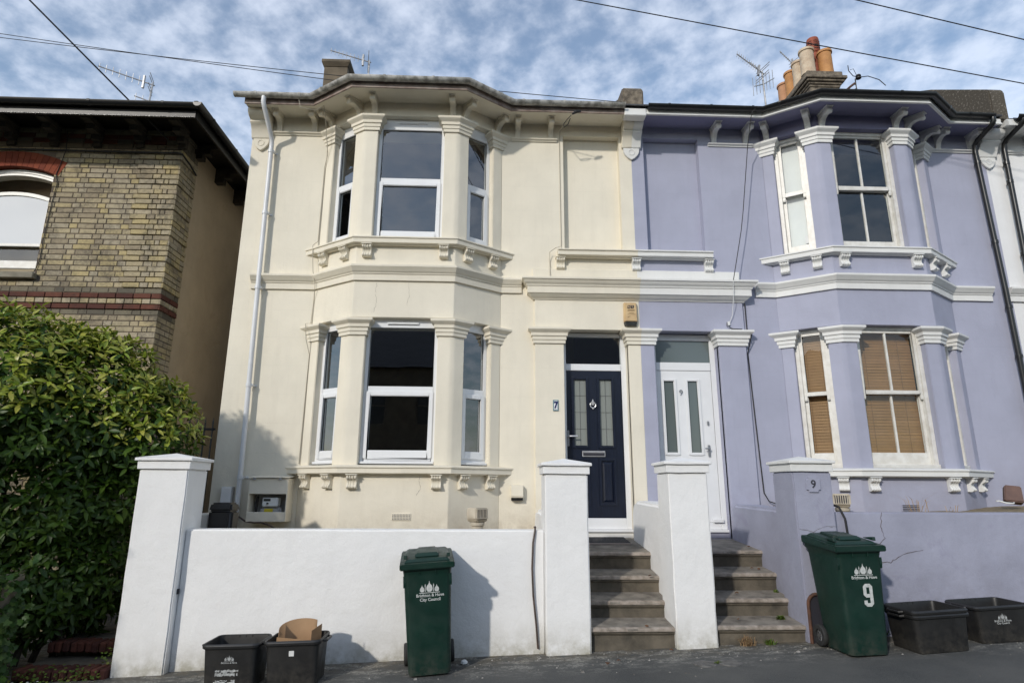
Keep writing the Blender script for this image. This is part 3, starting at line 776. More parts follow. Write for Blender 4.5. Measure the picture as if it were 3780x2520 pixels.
    MB().box(fz[0], fz[1], 8.322, YF + .05, 3.81, 4.262).obj('door_frieze', baym, root, bevel=.005)
    for c in caps: MB().sweep(c, [(o, z + 3.598) for o, z in CAPP]).obj('capital', M[trim], root, bevel=.002)
    MB().sweep(ent, ENTP).obj('entablature', M[trim], root, bevel=.002, wob=.002)
    MB().box(strip[0], strip[1], 8.338, YF + .02, 4.55, 4.735).obj('blocking_course', M[trim], root, bevel=.006)
    sp = [(o * 1.36, z + .046) for o, z in SILLP]
    MB().sweep([(sl[0], YF), (sl[1], YF)] if True else [], sp).obj('niche_sill', M[trim], root, bevel=.003, wob=.0022)
    for x in cons: place('console', CON['cream_trim' if x < 2.2 and s < 0 else trim], Matrix.Translation((x, YF, 4.725)), root)
    # eaves: soffit and fascia, brackets, corbel
    e0 = xend if s < 0 else PL; e1 = PL if s < 0 else xend
    pth = [(e0, YF)] + bay + [(e1, YF)]
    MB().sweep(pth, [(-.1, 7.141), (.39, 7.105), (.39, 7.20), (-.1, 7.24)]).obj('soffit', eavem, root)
    MB().sweep(pth, [(.15, 7.20), (.455, 7.212), (.455, 7.232), (.15, 7.27)]).obj('eaves_tiles', M['slate'], root)
    MB().sweep(pth, [(.391, 7.086), (.414, 7.086), (.414, 7.185), (.391, 7.185)]).obj('fascia', M[fascia], root, bevel=.003)
    if s > 0: MB().sweep(pth, [(.4145, 7.082), (.432, 7.086), (.43, 7.105), (.4145, 7.11)]).obj('fascia_bead', M[fascia], root)
    em = EAV[trim]
    for dx in (3.925, 2.78): place('eaves_bracket', em, Matrix.Translation((X(dx), YBF, 6.868)), root)
    for (p, d) in ((va, dl), (Vector(C), dr)):
        for u in (.10, .69):
            q = p + d * u; place('eaves_bracket', em, Matrix.Translation((q.x, q.y, 6.868)) @ Matrix.Rotation(math.atan2(d.y, d.x), 4, 'Z'), root)
    for dx in (1.80, 1.29, 4.92, 5.45): place('eaves_bracket', em, Matrix.Translation((X(dx), YF, 6.868)), root)
    for (a, b) in ((1.19, 1.90), (4.82, 5.55)):
        x0, x1 = sorted((X(a), X(b)))
        MB().sweep([(x0, YF), (x1, YF)], [(0, 6.825), (.02, 6.825), (.024, 6.84), (.05, 6.852), (.055, 6.868), (0, 6.868)]).obj('bracket_moulding', M[trim], root, bevel=.002)
    # roof slope behind the gutter, rising to a ridge
    MB().add([(e0, 7.95, 7.20), (e1, 7.95, 7.20), (e1, 11.6, 9.55), (e0, 11.6, 9.55), (e0, 15.2, 7.2), (e1, 15.2, 7.2)], [(0, 1, 2, 3), (3, 2, 5, 4)]).obj('roof', M['slate'], root)
    x0, x1 = A[0] - .12, D[0] + .12
    MB().add([(A[0] - .13, 7.96, 7.205), (B[0] - .13, 7.52, 7.205), (C[0] + .13, 7.52, 7.205), (D[0] + .13, 7.96, 7.205), ((B[0] + C[0]) / 2, 9.6, 8.0)], [(0, 1, 4), (1, 2, 4), (2, 3, 4)]).obj('bay_roof', M['slate'], root)
    # back and sides so that the house is a solid
    MB().plate([e0, e1], [zb, 7.2], set(), 15.0, 15.2).obj('wall', baym, root)
    xe = xend if s < 0 else xend
    if s < 0:
        MB().add([(xe, YF + .001, zb), (xe, 15.2, zb), (xe, 15.2, 7.2), (xe, 11.6, 9.5), (xe, 7.96, 7.16), (xe, YF + .001, 7.13)], [(0, 1, 2, 3, 4, 5)]).obj('gable_wall', wallm, root)
    return dict(A=A, B=B, C=C, D=D, spans=spans, path=pth)

def door_set(parent, x0, x1, style):
    y = 8.50
    U = M['upvc']
    b = MB(); t = .062
    zt = 3.80; z0 = 1.06
    b.box(x0, x0 + t, y, y + .07, z0, zt); b.box(x1 - t - .015, x1, y, y + .07, z0, zt)
    fl0, fl1 = (3.345, 3.75) if style == 7 else (3.385, 3.71)
    b.box(x0 + t, x1 - t - .015, y, y + .07, fl1, zt)
    lt = 3.247 if style == 7 else 3.265
    b.box(x0 + t, x1 - t - .015, y + .001, y + .07, lt, fl0)
    lb = 1.205 if style == 7 else 1.15
    b.box(x0 + t, x1 - t - .015, y + .001, y + .07, z0, lb)
    fr = b.obj('door_frame', U, parent, bevel=.006)
    MB().box(x0, x1, y - .05, y + .05, z0 - .035, z0 - .001).obj('threshold', U, fr, bevel=.005)
    MB().box(x0, x1, y - .02, y + .07, .90, z0 - .036).obj('threshold_riser', M['white_trim'] if style == 7 else M['lilac'], fr)
    MB().add([(x0 + t, y + .03, fl0), (x1 - t, y + .03, fl0), (x1 - t, y + .03, fl1), (x0 + t, y + .03, fl1)], [(0, 1, 2, 3)]).obj('fanlight', M['glass'] if style == 7 else M['frost'], fr)
    a0, a1 = x0 + t + .004, x1 - t - .019
    dm = M['navy'] if style == 7 else M['door_white']
    # leaf with panel openings
    if style == 7:
        px = [a0, 1.207, 1.399, 1.576, 1.766, a1]; pz = [lb + .004, 1.40, 1.975, 2.176, 3.122, lt - .004]
        hol = {(1, 3), (3, 3), (1, 1), (3, 1)}
    else:
        px = [a0, 2.515, 2.677, 2.861, 3.019, a1]; pz = [lb + .004, 1.35, 1.9, 2.089, 3.116, lt - .004]
        hol = {(1, 3), (3, 3)}
    leaf = MB().plate(px, pz, hol, y + .012, y + .055).obj('door', dm, parent, bevel=0)
    for (i, j) in sorted(hol):
        u0, u1, w0, w1 = px[i], px[i + 1], pz[j], pz[j + 1]
        m = .030
        b = MB()                                         # raised moulding round each panel
        for (q0, q1, r0, r1) in ((u0 - m, u0 + .006, w0 - m, w1 + m), (u1 - .006, u1 + m, w0 - m, w1 + m), (u0 + .006, u1 - .006, w0 - m, w0 + .006), (u0 + .006, u1 - .006, w1 - .006, w1 + m)):
            b.box(q0, q1, y - .004, y + .014, r0, r1)
        b.obj('panel_moulding', dm, leaf, bevel=.006, seg=2)
        if j == 3:
            MB().add([(u0, y + .03, w0), (u1, y + .03, w0), (u1, y + .03, w1), (u0, y + .03, w1)], [(0, 1, 2, 3)]).obj('pane', M['frost_pale'] if style == 7 else M['frost'], leaf)
            if style == 7:
                b = MB(); um = (u0 + u1) / 2; b.box(um - .002, um + .002, y + .024, y + .031, w0, w1)
                for k in range(1, 4): z = w0 + (w1 - w0) * k / 4; b.box(u0, u1, y + .0245, y + .0305, z - .002, z + .002)
                b.obj('leading', M['lead'], leaf)
        else:
            b = MB(); b.taper((u0 + .012, u1 - .012, 0, 1), (u0 + .012, u1 - .012, 0, 1), 0, 1) if False else None
            b.box(u0, u1, y + .02, y + .05, w0, w1)
            q = b.obj('panel', dm, leaf)
            b = MB(); b.add([(u0 + .02, y + .019, w0 + .02), (u1 - .02, y + .019, w0 + .02), (u1 - .02, y + .019, w1 - .02), (u0 + .02, y + .019, w1 - .02),
                             (u0 + .045, y + .004, w0 + .045), (u1 - .045, y + .004, w0 + .045), (u1 - .045, y + .004, w1 - .045), (u0 + .045, y + .004, w1 - .045)],
                            [(0, 1, 5, 4), (1, 2, 6, 5), (2, 3, 7, 6), (3, 0, 4, 7), (4, 5, 6, 7)])
            b.obj('raised_field', dm, leaf)
    return fr, leaf
# ------------------------------------------------------------------ the cream house
h7 = thing('terraced_house', 'cream rendered terraced house with white plastic bay windows and a navy front door', 'house', (0.0, 8.37, 0.15))
g7 = terrace(-1, h7, M['cream_wall'], M['cream'], 'cream_trim', 'fascia_dirty', M['gutter_grey'], False, -3.66, M['cream'])
door_set(h7, 1.045, 1.985, 7)
corbel(h7, -3.66, -3.36, M['cream_trim']); corbel(h7, 2.013, PL, M['cream_trim'], False)
gp = [(-3.79, YF), g7['A'], g7['B'], g7['C'], g7['D'], (1.985, YF)]
gutter(h7, gp, M['gutter_grey'])
dx7 = -3.36
downpipe(h7, [(dx7, 7.893, 7.17), (dx7, 7.893, 7.08), (dx7 + .012, 7.93, 7.0), (dx7 + .03, 8.22, 6.74), (dx7 + .035, 8.27, 6.66), (dx7 + .035, 8.275, 6.55), (dx7 + .06, 8.275, 4.4), (dx7 + .10, 8.275, 1.9), (dx7 + .11, 8.275, .4)], .034, M['pipe_white'],
         [(dx7 + .035, 8.275, 6.5), (dx7 + .047, 8.275, 5.5), (dx7 + .06, 8.275, 4.35), (dx7 + .085, 8.275, 2.95), (dx7 + .105, 8.275, 1.72)], 8.37)
# iron door furniture of the navy door
dr7 = [o for o in h7.children if o.name.startswith('door') and not o.name.startswith('door_')][0]
b = MB(); b.box(1.316, 1.64, 8.496, 8.508, 2.028, 2.108); lb = b.obj('letterbox', M['chrome'], dr7, bevel=.004)
MB().box(1.328, 1.628, 8.488, 8.497, 2.04, 2.096).obj('flap', M['ink'], lb, bevel=.004)
MB().box(1.332, 1.624, 8.483, 8.4885, 2.082, 2.092).obj('flap_edge', M['chrome'], lb)
b = MB(); b.box(1.108, 1.140, 8.492, 8.506, 2.17, 2.39); hp = b.obj('handle_plate', M['steel'], dr7, bevel=.006)
MB().tube([(1.124, 8.495, 2.306), (1.124, 8.455, 2.306), (1.14, 8.447, 2.306), (1.25, 8.447, 2.308)], .010, 8).obj('handle', M['chrome'], hp, True)
b = MB()                                                 # urn-shaped knocker
b.lathe((1.482, 8.492, 2.745), [(.0, 0), (.018, .0), (.030, .02), (.034, .04), (.022, .052), (.012, .06), (.014, .068), (.006, .078), (.0, .095)], 12)
kn = b.obj('knocker', M['chrome'], dr7, True)
rg = [(1.482 + .040 * math.sin(a), 8.482, 2.752 - .045 * math.cos(a)) for a in [-2.0 + 4.0 * i / 14 for i in range(15)]]
MB().tube(rg, .0065, 8).obj('ring', M['chrome'], kn, True)
MB().lathe((1.482, 8.484, 2.685), [(.003, 0), (.011, .008), (.012, .02), (.004, .03)], 10).obj('striker', M['chrome'], kn, True)
# chimney at the gable
def stack7():
    b = MB(); b.box(-3.20, -2.755, 10.0, 10.95, 6.9, 9.33)
    c = b.obj('chimney_stack', M['stack'], h7, bevel=.01)
    b = MB(); b.taper((-3.20, -2.755, 10.0, 10.95), (-3.245, -2.71, 9.955, 10.995), 9.331, 9.40); b.box(-3.245, -2.71, 9.955, 10.995, 9.401, 9.47)
    b.obj('stack_cap', M['stack'], c, bevel=.008)
    b = MB(); b.taper((-3.18, -2.775, 10.0, 10.93), (-3.13, -2.83, 10.1, 10.85), 9.471, 9.56)
    b.obj('flaunching', M['lichen'], c, bevel=.01)
stack7()
# party wall parapet between the two roofs
def parapet(root, x0, x1, y0, z0, zt, y1=11.6, z1=9.0, mat=None, dy=.35):
    b = MB(); n = 8; top = []
    prof = [(y0, z0), (y0, zt - .10), (y0 + .03, zt)]
    b.xprism([(y0, z0), (y0 - .01, zt - .08), (y0 + .05, zt), (y0 + dy, zt + .02), (y1, z1 + .28), (y1, z1 - .3)], x0, x1)
    return b.obj('parapet', mat, root, bevel=.02, seg=2)
parapet(h7, 1.985, 2.30, 7.99, 7.18, 7.60, 11.6, 9.05, M['lichen'])
b = MB(); b.box(1.985, 2.315, 7.935, 8.09, 7.055, 7.175); b.obj('parapet_stop', M['white_trim'], h7, bevel=.008)
b = MB(); b.add([(1.97, 7.90, 7.20), (2.30, 7.90, 7.20), (2.33, 7.97, 7.235), (1.96, 7.97, 7.24), (2.33, 8.2, 7.25), (1.96, 8.2, 7.25)], [(0, 1, 2, 3), (3, 2, 4, 5)]); b.obj('lead_flashing', M['gutter_grey'], h7)
# services on the cream wall
b = MB(); b.box(-1.195, -.957, 7.905, 7.93, 1.198, 1.282); ab = b.obj('air_brick', M['cream_trim'], h7, bevel=.003)
hm = MB().box(-.005, .005, -.0015, .002, -.005, .005).mesh('hole', M['ink'])
for i in range(12):
    for j in range(4): place('hole', hm, Matrix.Translation((-1.18 + i * .0188, 7.9045, 1.213 + j * .018)), ab)
vc = thing('vent_cover', 'small cream wall vent hood with black louvre beside the bay', 'vent', (.40, 8.36, 1.44))
b = MB(); b.xprism([(8.369, 1.47), (8.30, 1.47), (8.285, 1.50), (8.285, 1.63), (8.369, 1.64)], .316, .48); b.obj('hood', M['cream_trim'], vc, bevel=.004)
b = MB()
for i in range(13): b.box(.323 + i * .012, .329 + i * .012, 8.29, 8.36, 1.438, 1.4695)
b.box(.32, .476, 8.34, 8.365, 1.436, 1.469); b.obj('louvre', M['black_pl'], vc)

# ------------------------------------------------------------------ the lilac house
h9 = thing('terraced_house', 'lilac rendered terraced house with white mouldings and timber sash bay windows', 'house', (5.0, 8.37, 0.15))
XE9 = 7.86
g9 = terrace(1, h9, M['lilac_wall'], M['lilac'], 'white_trim', 'white_trim', M['gutter_black'], True, XE9, M['lilac_shade'])
door_set(h9, 2.362, 3.30, 9)
corbel(h9, PL, 2.313, M['white_trim'], False)
# the shared shield under the middle corbel
def mid_shield():
    xm, w = 2.163, .125
    pts = [(xm - w, 6.742), (xm - w * .98, 6.68), (xm - w * .8, 6.63), (xm - w * .45, 6.58), (xm, 6.545), (xm + w * .45, 6.58), (xm + w * .8, 6.63), (xm + w * .98, 6.68), (xm + w, 6.742)]
    q = MB().yprism(pts, 8.33, 8.369).obj('shield_pendant', M['white_trim'], h9, bevel=.005)
    r = [(xm + .045 * math.cos(2 * math.pi * k / 16), 8.329, 6.668 + .045 * math.sin(2 * math.pi * k / 16)) for k in range(17)]
    MB().tube(r, .007, 6, False).obj('ring', M['white_trim'], q, True)
mid_shield()
gp = [(2.33, YF), g9['A'], g9['B'], g9['C'], g9['D'], (7.70, YF)]
gutter(h9, gp, M['gutter_black'])
downpipe(h9, [(7.68, 7.893, 7.17), (7.68, 7.893, 7.10), (7.672, 7.93, 7.05), (7.65, 8.20, 6.96), (7.648, 8.265, 6.91), (7.65, 8.28, 6.8), (7.70, 8.28, 4.5), (7.72, 8.28, 1.3)], .038, M['gutter_black'],
         [(7.656, 8.28, 6.62), (7.685, 8.28, 5.28), (7.703, 8.28, 4.25), (7.71, 8.28, 3.5), (7.716, 8.28, 2.3)], 8.37)
dr9 = [o for o in h9.children if o.name.startswith('door') and not o.name.startswith('door_')][0]
b = MB(); b.box(3.10, 3.132, 8.49, 8.506, 2.04, 2.20); hp = b.obj('handle_plate', M['steel'], dr9, bevel=.004)
MB().tube([(3.116, 8.49, 2.146), (3.116, 8.455, 2.146), (3.10, 8.447, 2.146), (3.045, 8.447, 2.15)], .010, 8).obj('handle', M['steel'], hp, True)
b = MB(); b.box(3.112, 3.142, 8.485, 8.51, 2.47, 2.545); b.obj('lock_cover', M['steel'], dr9, bevel=.012, seg=3)
MB().box(3.10, 3.24, 8.46, 8.50, 1.155, 1.20).obj('weather_bar', M['upvc'], dr9, bevel=.004)
# wooden blinds, and a white sheet standing for sky glare
for (a, b2, front), tag_ in zip(g9['spans'], ('the ground floor side window nearest the white door', 'the middle ground floor window of the lilac bay', 'the ground floor side window nearest the black downpipe')):
    a, b2 = Vector(a), Vector(b2); d = (b2 - a).normalized(); inn = Vector((-d.y, d.x))
    p0 = a + inn * .15 + d * .05; p1 = b2 + inn * .15 - d * .05
    slat_blind(tuple(p0), tuple(p1), 2.0, 3.78, 'wooden slatted blind behind ' + tag_, 'wooden blinds in the lilac bay')
a, b2, _f2 = g9['spans'][0]
a, b2 = Vector(a), Vector(b2); d = (b2 - a).normalized(); inn = Vector((-d.y, d.x))
glare_backing(tuple(a + inn * .14 + d * .05), tuple(b2 + inn * .14 - d * .05), 5.08, 6.86, 'white sheet added for sky glare behind the upper left cant window of the lilac bay')
pp0 = a + inn * .075 + d * .30
MB(frame(tuple(pp0), tuple(pp0 + d))).box(0, .08, -.004, -.002, 5.17, 5.29).obj('window_sticker', M['paper'], h9)
# chimney on the ridge with six pots
def stack9():
    x0, x1, y0, y1 = 6.12, 6.83, 9.96, 11.25
    b = MB(); b.box(x0 + .06, x1 - .06, y0 + .06, y1 - .06, 7.0, 9.22)
    c = b.obj('chimney_stack', M['lichen'], h9, bevel=.01)
    b = MB()
    for k, (e, z0, z1) in enumerate(((.045, 9.221, 9.27), (.02, 9.271, 9.315), (-.02, 9.316, 9.36), (-.055, 9.361, 9.43), (.0, 9.431, 9.55))):
        b.box(x0 + e, x1 - e, y0 + e, y1 - e, z0, z1)
    b.obj('stack_cap', M['lichen'], c, bevel=.012)
    pots = [(6.24, 10.11, .135, .56, 'pot_cream'), (6.26, 10.46, .13, .55, 'pot_cream'), (6.26, 10.78, .13, .56, 'pot_tan'), (6.26, 11.09, .13, .50, 'pot_pink'), (6.60, 10.10, .13, .53, 'pot_tan'), (6.52, 10.30, .115, .98, 'pot_red')]
    for (x, y, r, h, m) in pots:
        z = 9.551
        prof = [(r * 1.02, 0), (r * .98, h * .3), (r * .985, h * .31), (r * .97, h * .62), (r * .98, h * .63), (r * .95, h * .90), (r * 1.10, h * .91), (r * 1.12, h * .955), (r * 1.08, h), (r * .84, h), (r * .80, h * .7)]
        if m == 'pot_red': prof = [(r, 0), (r * .96, h * .52), (r * 1.02, h * .53), (r * 1.02, h * .56), (r * .9, h * .57), (r * .78, h * .66), (r * .9, h * .67)]
        p = MB().lathe((x, y, z), prof, 24).obj('chimney_pot', M[m], c, True)
        if m == 'pot_red':
            q = MB().lathe((x, y, z + h * .665), [(r * .92, 0), (r * 1.0, .02), (r * 1.02, .30), (r * .96, .335), (r * .7, .34)], 24).obj('louvred_cowl', M[m], p, True)
            b = MB()
            for j in range(5):
                for a in range(6):
                    t0 = a * math.pi / 3 + .12; t1 = t0 + .75; rr = r * 1.035
                    zz = z + h * .665 + .06 + j * .045
                    arc = [(x + rr * math.cos(t0 + (t1 - t0) * i / 4), y + rr * math.sin(t0 + (t1 - t0) * i / 4), zz) for i in range(5)]
                    b.tube(arc, .006, 5)
            b.obj('louvre_slots', M['ink'], p)
stack9()
b = MB(); b.xprism([(8.0, 7.2), (7.995, 7.70), (8.04, 7.765), (9.10, 8.54), (11.6, 10.1), (11.6, 8.6), (9.0, 7.2)], 7.80, 8.06); b.obj('parapet', M['lichen_pale'], h9, bevel=.02, seg=2)
# pillar-side wall fittings
b = MB(); b.box(5.383, 5.629, 7.907, 7.93, 1.325, 1.415); ab = b.obj('air_brick', M['lilac'], h9)
for k in range(4): MB().box(5.393, 5.615, 7.903, 7.9068, 1.334 + k * .021, 1.345 + k * .021).obj('slot', M['ink'], ab)

# ------------------------------------------------------------------ the white house beyond
h11 = thing('terraced_house', 'white rendered terraced house beyond the black downpipes', 'house', (9.0, 8.37, 0.15))
MB().box(XE9 + .002, 12.4, YF + .003, 15.2, .15, 7.15).obj('wall', M['white_house'], h11)
corbel(h11, 7.735, 8.04, M['white_trim'])
MB().sweep([(7.80, YF), (12.4, YF)], STRP).obj('string_course', M['white_trim'], h11, bevel=.002)
pth = [(7.98, YF), (12.4, YF)]
MB().sweep(pth, [(-.05, 7.141), (.39, 7.105), (.39, 7.20), (-.05, 7.24)]).obj('soffit', M['white_trim'], h11)
MB().sweep(pth, [(.391, 7.086), (.414, 7.086), (.414, 7.185), (.391, 7.185)]).obj('fascia', M['white_trim'], h11)
gutter(h11, [(8.06, YF), (12.4, YF)], M['gutter_black'])
downpipe(h11, [(8.16, 7.893, 7.17), (8.16, 7.893, 7.12), (8.155, 7.95, 7.08), (8.145, 8.2, 7.0), (8.14, 8.265, 6.95), (8.135, 8.28, 6.85), (8.10, 8.28, 4.2), (8.08, 8.28, .3)], .038, M['gutter_black'], [(8.125, 8.28, 6.62), (8.122, 8.28, 6.3), (8.11, 8.28, 5.1), (8.10, 8.28, 3.9)], 8.37)
MB().add([(8.06, 7.95, 7.20), (12.4, 7.95, 7.20), (12.4, 11.6, 9.55), (8.06, 11.6, 9.55)], [(0, 1, 2, 3)]).obj('roof', M['slate'], h11)
for x in (8.62, 9.1): place('eaves_bracket', EAV['white_trim'], Matrix.Translation((x, YF, 6.868)), h11)
MB().sweep([(8.2, YF), (9.2, YF)], [(0, 6.825), (.02, 6.825), (.024, 6.84), (.05, 6.852), (.055, 6.868), (0, 6.868)]).obj('bracket_moulding', M['white_trim'], h11)

# ------------------------------------------------------------------ garden walls, gate pillars, steps
def gpillar(x0, x1, y0, y1, zt, wallm, capm, label, capb=None):
    zb = gz((x0 + x1) / 2, y0) - .12
    t = thing('gate_pillar', label, 'pillar', ((x0 + x1) / 2, (y0 + y1) / 2, zb))
    MB().box(x0, x1, y0, y1, zb, zt - .115).obj('shaft', wallm, t, True, .012, 2, wob=.006)
    e = .020; MB().box(x0 - e, x1 + e, y0 - e, y1 + e, zt - .1145, zt - .032).obj('neck_band', capm, t, False, .004, 1, wob=.004)
    e = .042; b = MB(); b.box(x0 - e, x1 + e, y0 - e, y1 + e, zt - .0315, zt)
    xm, ym = (x0 + x1) / 2, (y0 + y1) / 2
    c = b.obj('cap', capm, t, False, .005, 1, wob=.004)
    e = .038; b = MB(); b.add([(x0 - e, y0 - e, zt + .0005), (x1 + e, y0 - e, zt + .0005), (x1 + e, y1 + e, zt + .0005), (x0 - e, y1 + e, zt + .0005), (xm, ym, zt + .055)], [(0, 1, 4), (1, 2, 4), (2, 3, 4), (3, 0, 4), (3, 2, 1, 0)])
    b.obj('cap_top', capm, c)
    return t
WW = M['white_wall']
pLt = gpillar(-3.56, -3.065, 6.45, 6.88, 1.885, WW, WW, 'tall white rendered gate pillar beside the spotted laurel bush')
MB().lathe((-3.055, 6.53, .56), [(.0, 0), (.012, .002), (.012, .05), (.0, .052)], 10).obj('hinge_hole', M['ink'], pLt)
p7t = gpillar(.60, 1.05, 6.45, 6.90, 1.858, WW, WW, 'white gate pillar standing left of the steps to the navy door')
pMt = gpillar(1.905, 2.322, 6.45, 6.90, 1.880, WW, WW, 'white gate pillar between the two flights of steps')
p9t = gpillar(3.245, 3.66, 6.45, 6.92, 1.900, M['lilac_old'], M['white_trim'], 'lilac gate pillar with white cap and number nine plaque')
gw = tag(MB().prism([(-3.064, 6.55), (.599, 6.55), (.599, 6.78), (-3.064, 6.78)], -.35, 1.172).obj('garden_wall', WW, None, True, .012, 2, wob=.005), 'long white rendered garden wall behind the green bin and black boxes', 'wall')
lw = tag(MB().box(3.661, 7.9, 6.55, 6.79, -.1, 1.362).obj('garden_wall', M['lilac_old'], None, True, .014, 2, wob=.007), 'cracked lilac rendered garden wall behind the number nine bin', 'wall')
def side_wall(name, x0, x1, y0, y1, zt, r, mat, label):
    # stair-side wall with a rounded shoulder where it meets the house
    prof = [(y0, -.1), (y0, zt - .02)]
    for k in range(9):
        a = math.pi / 2 - k * math.pi / 2 / 8
        prof.append((y1 - r + r * math.cos(a), zt - r + r * math.sin(a)))
    prof += [(y1, -.1)]
    o = MB().xprism(prof, x0, x1).obj(name, mat, bevel=.035, seg=3, smooth=True, wob=.005)
    return tag(o, label, 'wall')
side_wall('stair_wall', 1.945, 2.30, 6.9, 8.33, 1.44, .22, WW, 'white rounded stair wall behind the middle gate pillar')
side_wall('stair_wall', .63, .985, 6.9, 8.30, 1.33, .22, WW, 'white rounded stair wall left of the navy door steps')
side_wall('stair_wall', 3.29, 3.63, 6.92, 8.33, 1.40, .10, M['lilac_old'], 'lilac rounded stair wall right of the white door steps')

def steps(x0, x1, noses, backs, base, label):
    t = thing('entrance_steps', label, 'steps', ((x0 + x1) / 2, noses[0][0], base))
    n = len(noses)
    for i, (y, z) in enumerate(noses):
        yb, zb_ = backs[i]
        zl = base - .15 if i == 0 else backs[i - 1][1] - .06
        st = MB().add([(x0, y + .03, zl), (x1, y + .03, zl), (x1, y + .03, z - .046), (x0, y + .03, z - .046), (x0, yb + .04, zl), (x1, yb + .04, zl), (x1, yb + .04, zb_ - .03), (x0, yb + .04, zb_ - .03)],
                      [(0, 1, 2, 3), (0, 4, 5, 1), (3, 2, 6, 7), (4, 7, 6, 5), (0, 3, 7, 4), (1, 5, 6, 2)]).obj('riser', M['riser'], t)
        # tread slab with rounded nosing, a cove under it
        zz = lambda yy: z + (zb_ - z) * (yy - y) / (yb - y)
        prof = [(y + .012, z - .046), (y + .002, z - .036), (y - .003, z - .022), (y + .002, z - .008), (y + .014, z), (yb + .03, zb_), (yb + .03, zb_ - .046)]
        b = MB(); nseg = 9
        for k in range(nseg):
            a0 = x0 + (x1 - x0) * k / nseg; a1 = x0 + (x1 - x0) * (k + 1) / nseg
            jj = RNG.uniform(-.004, .004)
            b.xprism([(p[0] + (jj if q < 5 else 0), p[1]) for q, p in enumerate(prof)], a0, a1)
        tr = b.obj('tread', M['stone'], t, bevel=0)
        MB().xprism([(y - .0045, z - .034), (y - .005, z - .022), (y - .001, z - .006), (y + .012, z + .0012), (y + .034, z + .0035), (y + .03, z - .03)], x0, x1).obj('nosing', M['stone_edge'], tr)
        MB().xprism([(y + .012, z - .047), (y + .014, z - .058), (y + .029, z - .075), (y + .031, z - .047)], x0 + .002, x1 - .002).obj('cove', M['riser'], t)
    return t
n7 = [(6.50, .242), (6.82, .437), (7.14, .643), (7.46, .865)]; b7 = [(6.82, .271), (7.14, .473), (7.46, .680), (8.50, .958)]
n9 = [(6.50, .255), (6.82, .458), (7.14, .674), (7.46, .886)]; b9 = [(6.82, .285), (7.14, .490), (7.46, .705), (8.50, .958)]
steps(1.0, 1.95, n7, b7, gz(1.5), 'worn stone steps climbing to the navy front door')
steps(2.30, 3.30, n9, b9, gz(2.8), 'worn stone steps climbing to the white front door')
# front gardens behind the walls
for (x0, x1, y0, z, m, nm) in ((-3.66, .64, 6.785, .42, 'soil', 'front_garden'), (3.63, 7.9, 6.795, 1.30, 'soil', 'raised_bed')):
    nx, ny = 22, 8; vs = []
    for j in range(ny + 1):
        for i in range(nx + 1):
            x = x0 + (x1 - x0) * i / nx; y = y0 + (8.36 - y0) * j / ny
            hgt = z + .02 * noise.noise((x * 3, y * 3, 1)) + (max(0, (x - 5.3)) * .035 + (y - 6.8) * .012 if nm == 'raised_bed' else 0)
            vs.append((x, y, hgt))
    fs = [(j * (nx + 1) + i, j * (nx + 1) + i + 1, (j + 1) * (nx + 1) + i + 1, (j + 1) * (nx + 1) + i) for j in range(ny) for i in range(nx)]
    o = MB().add(vs, fs).obj(nm, M[m]); o['kind'] = 'structure'
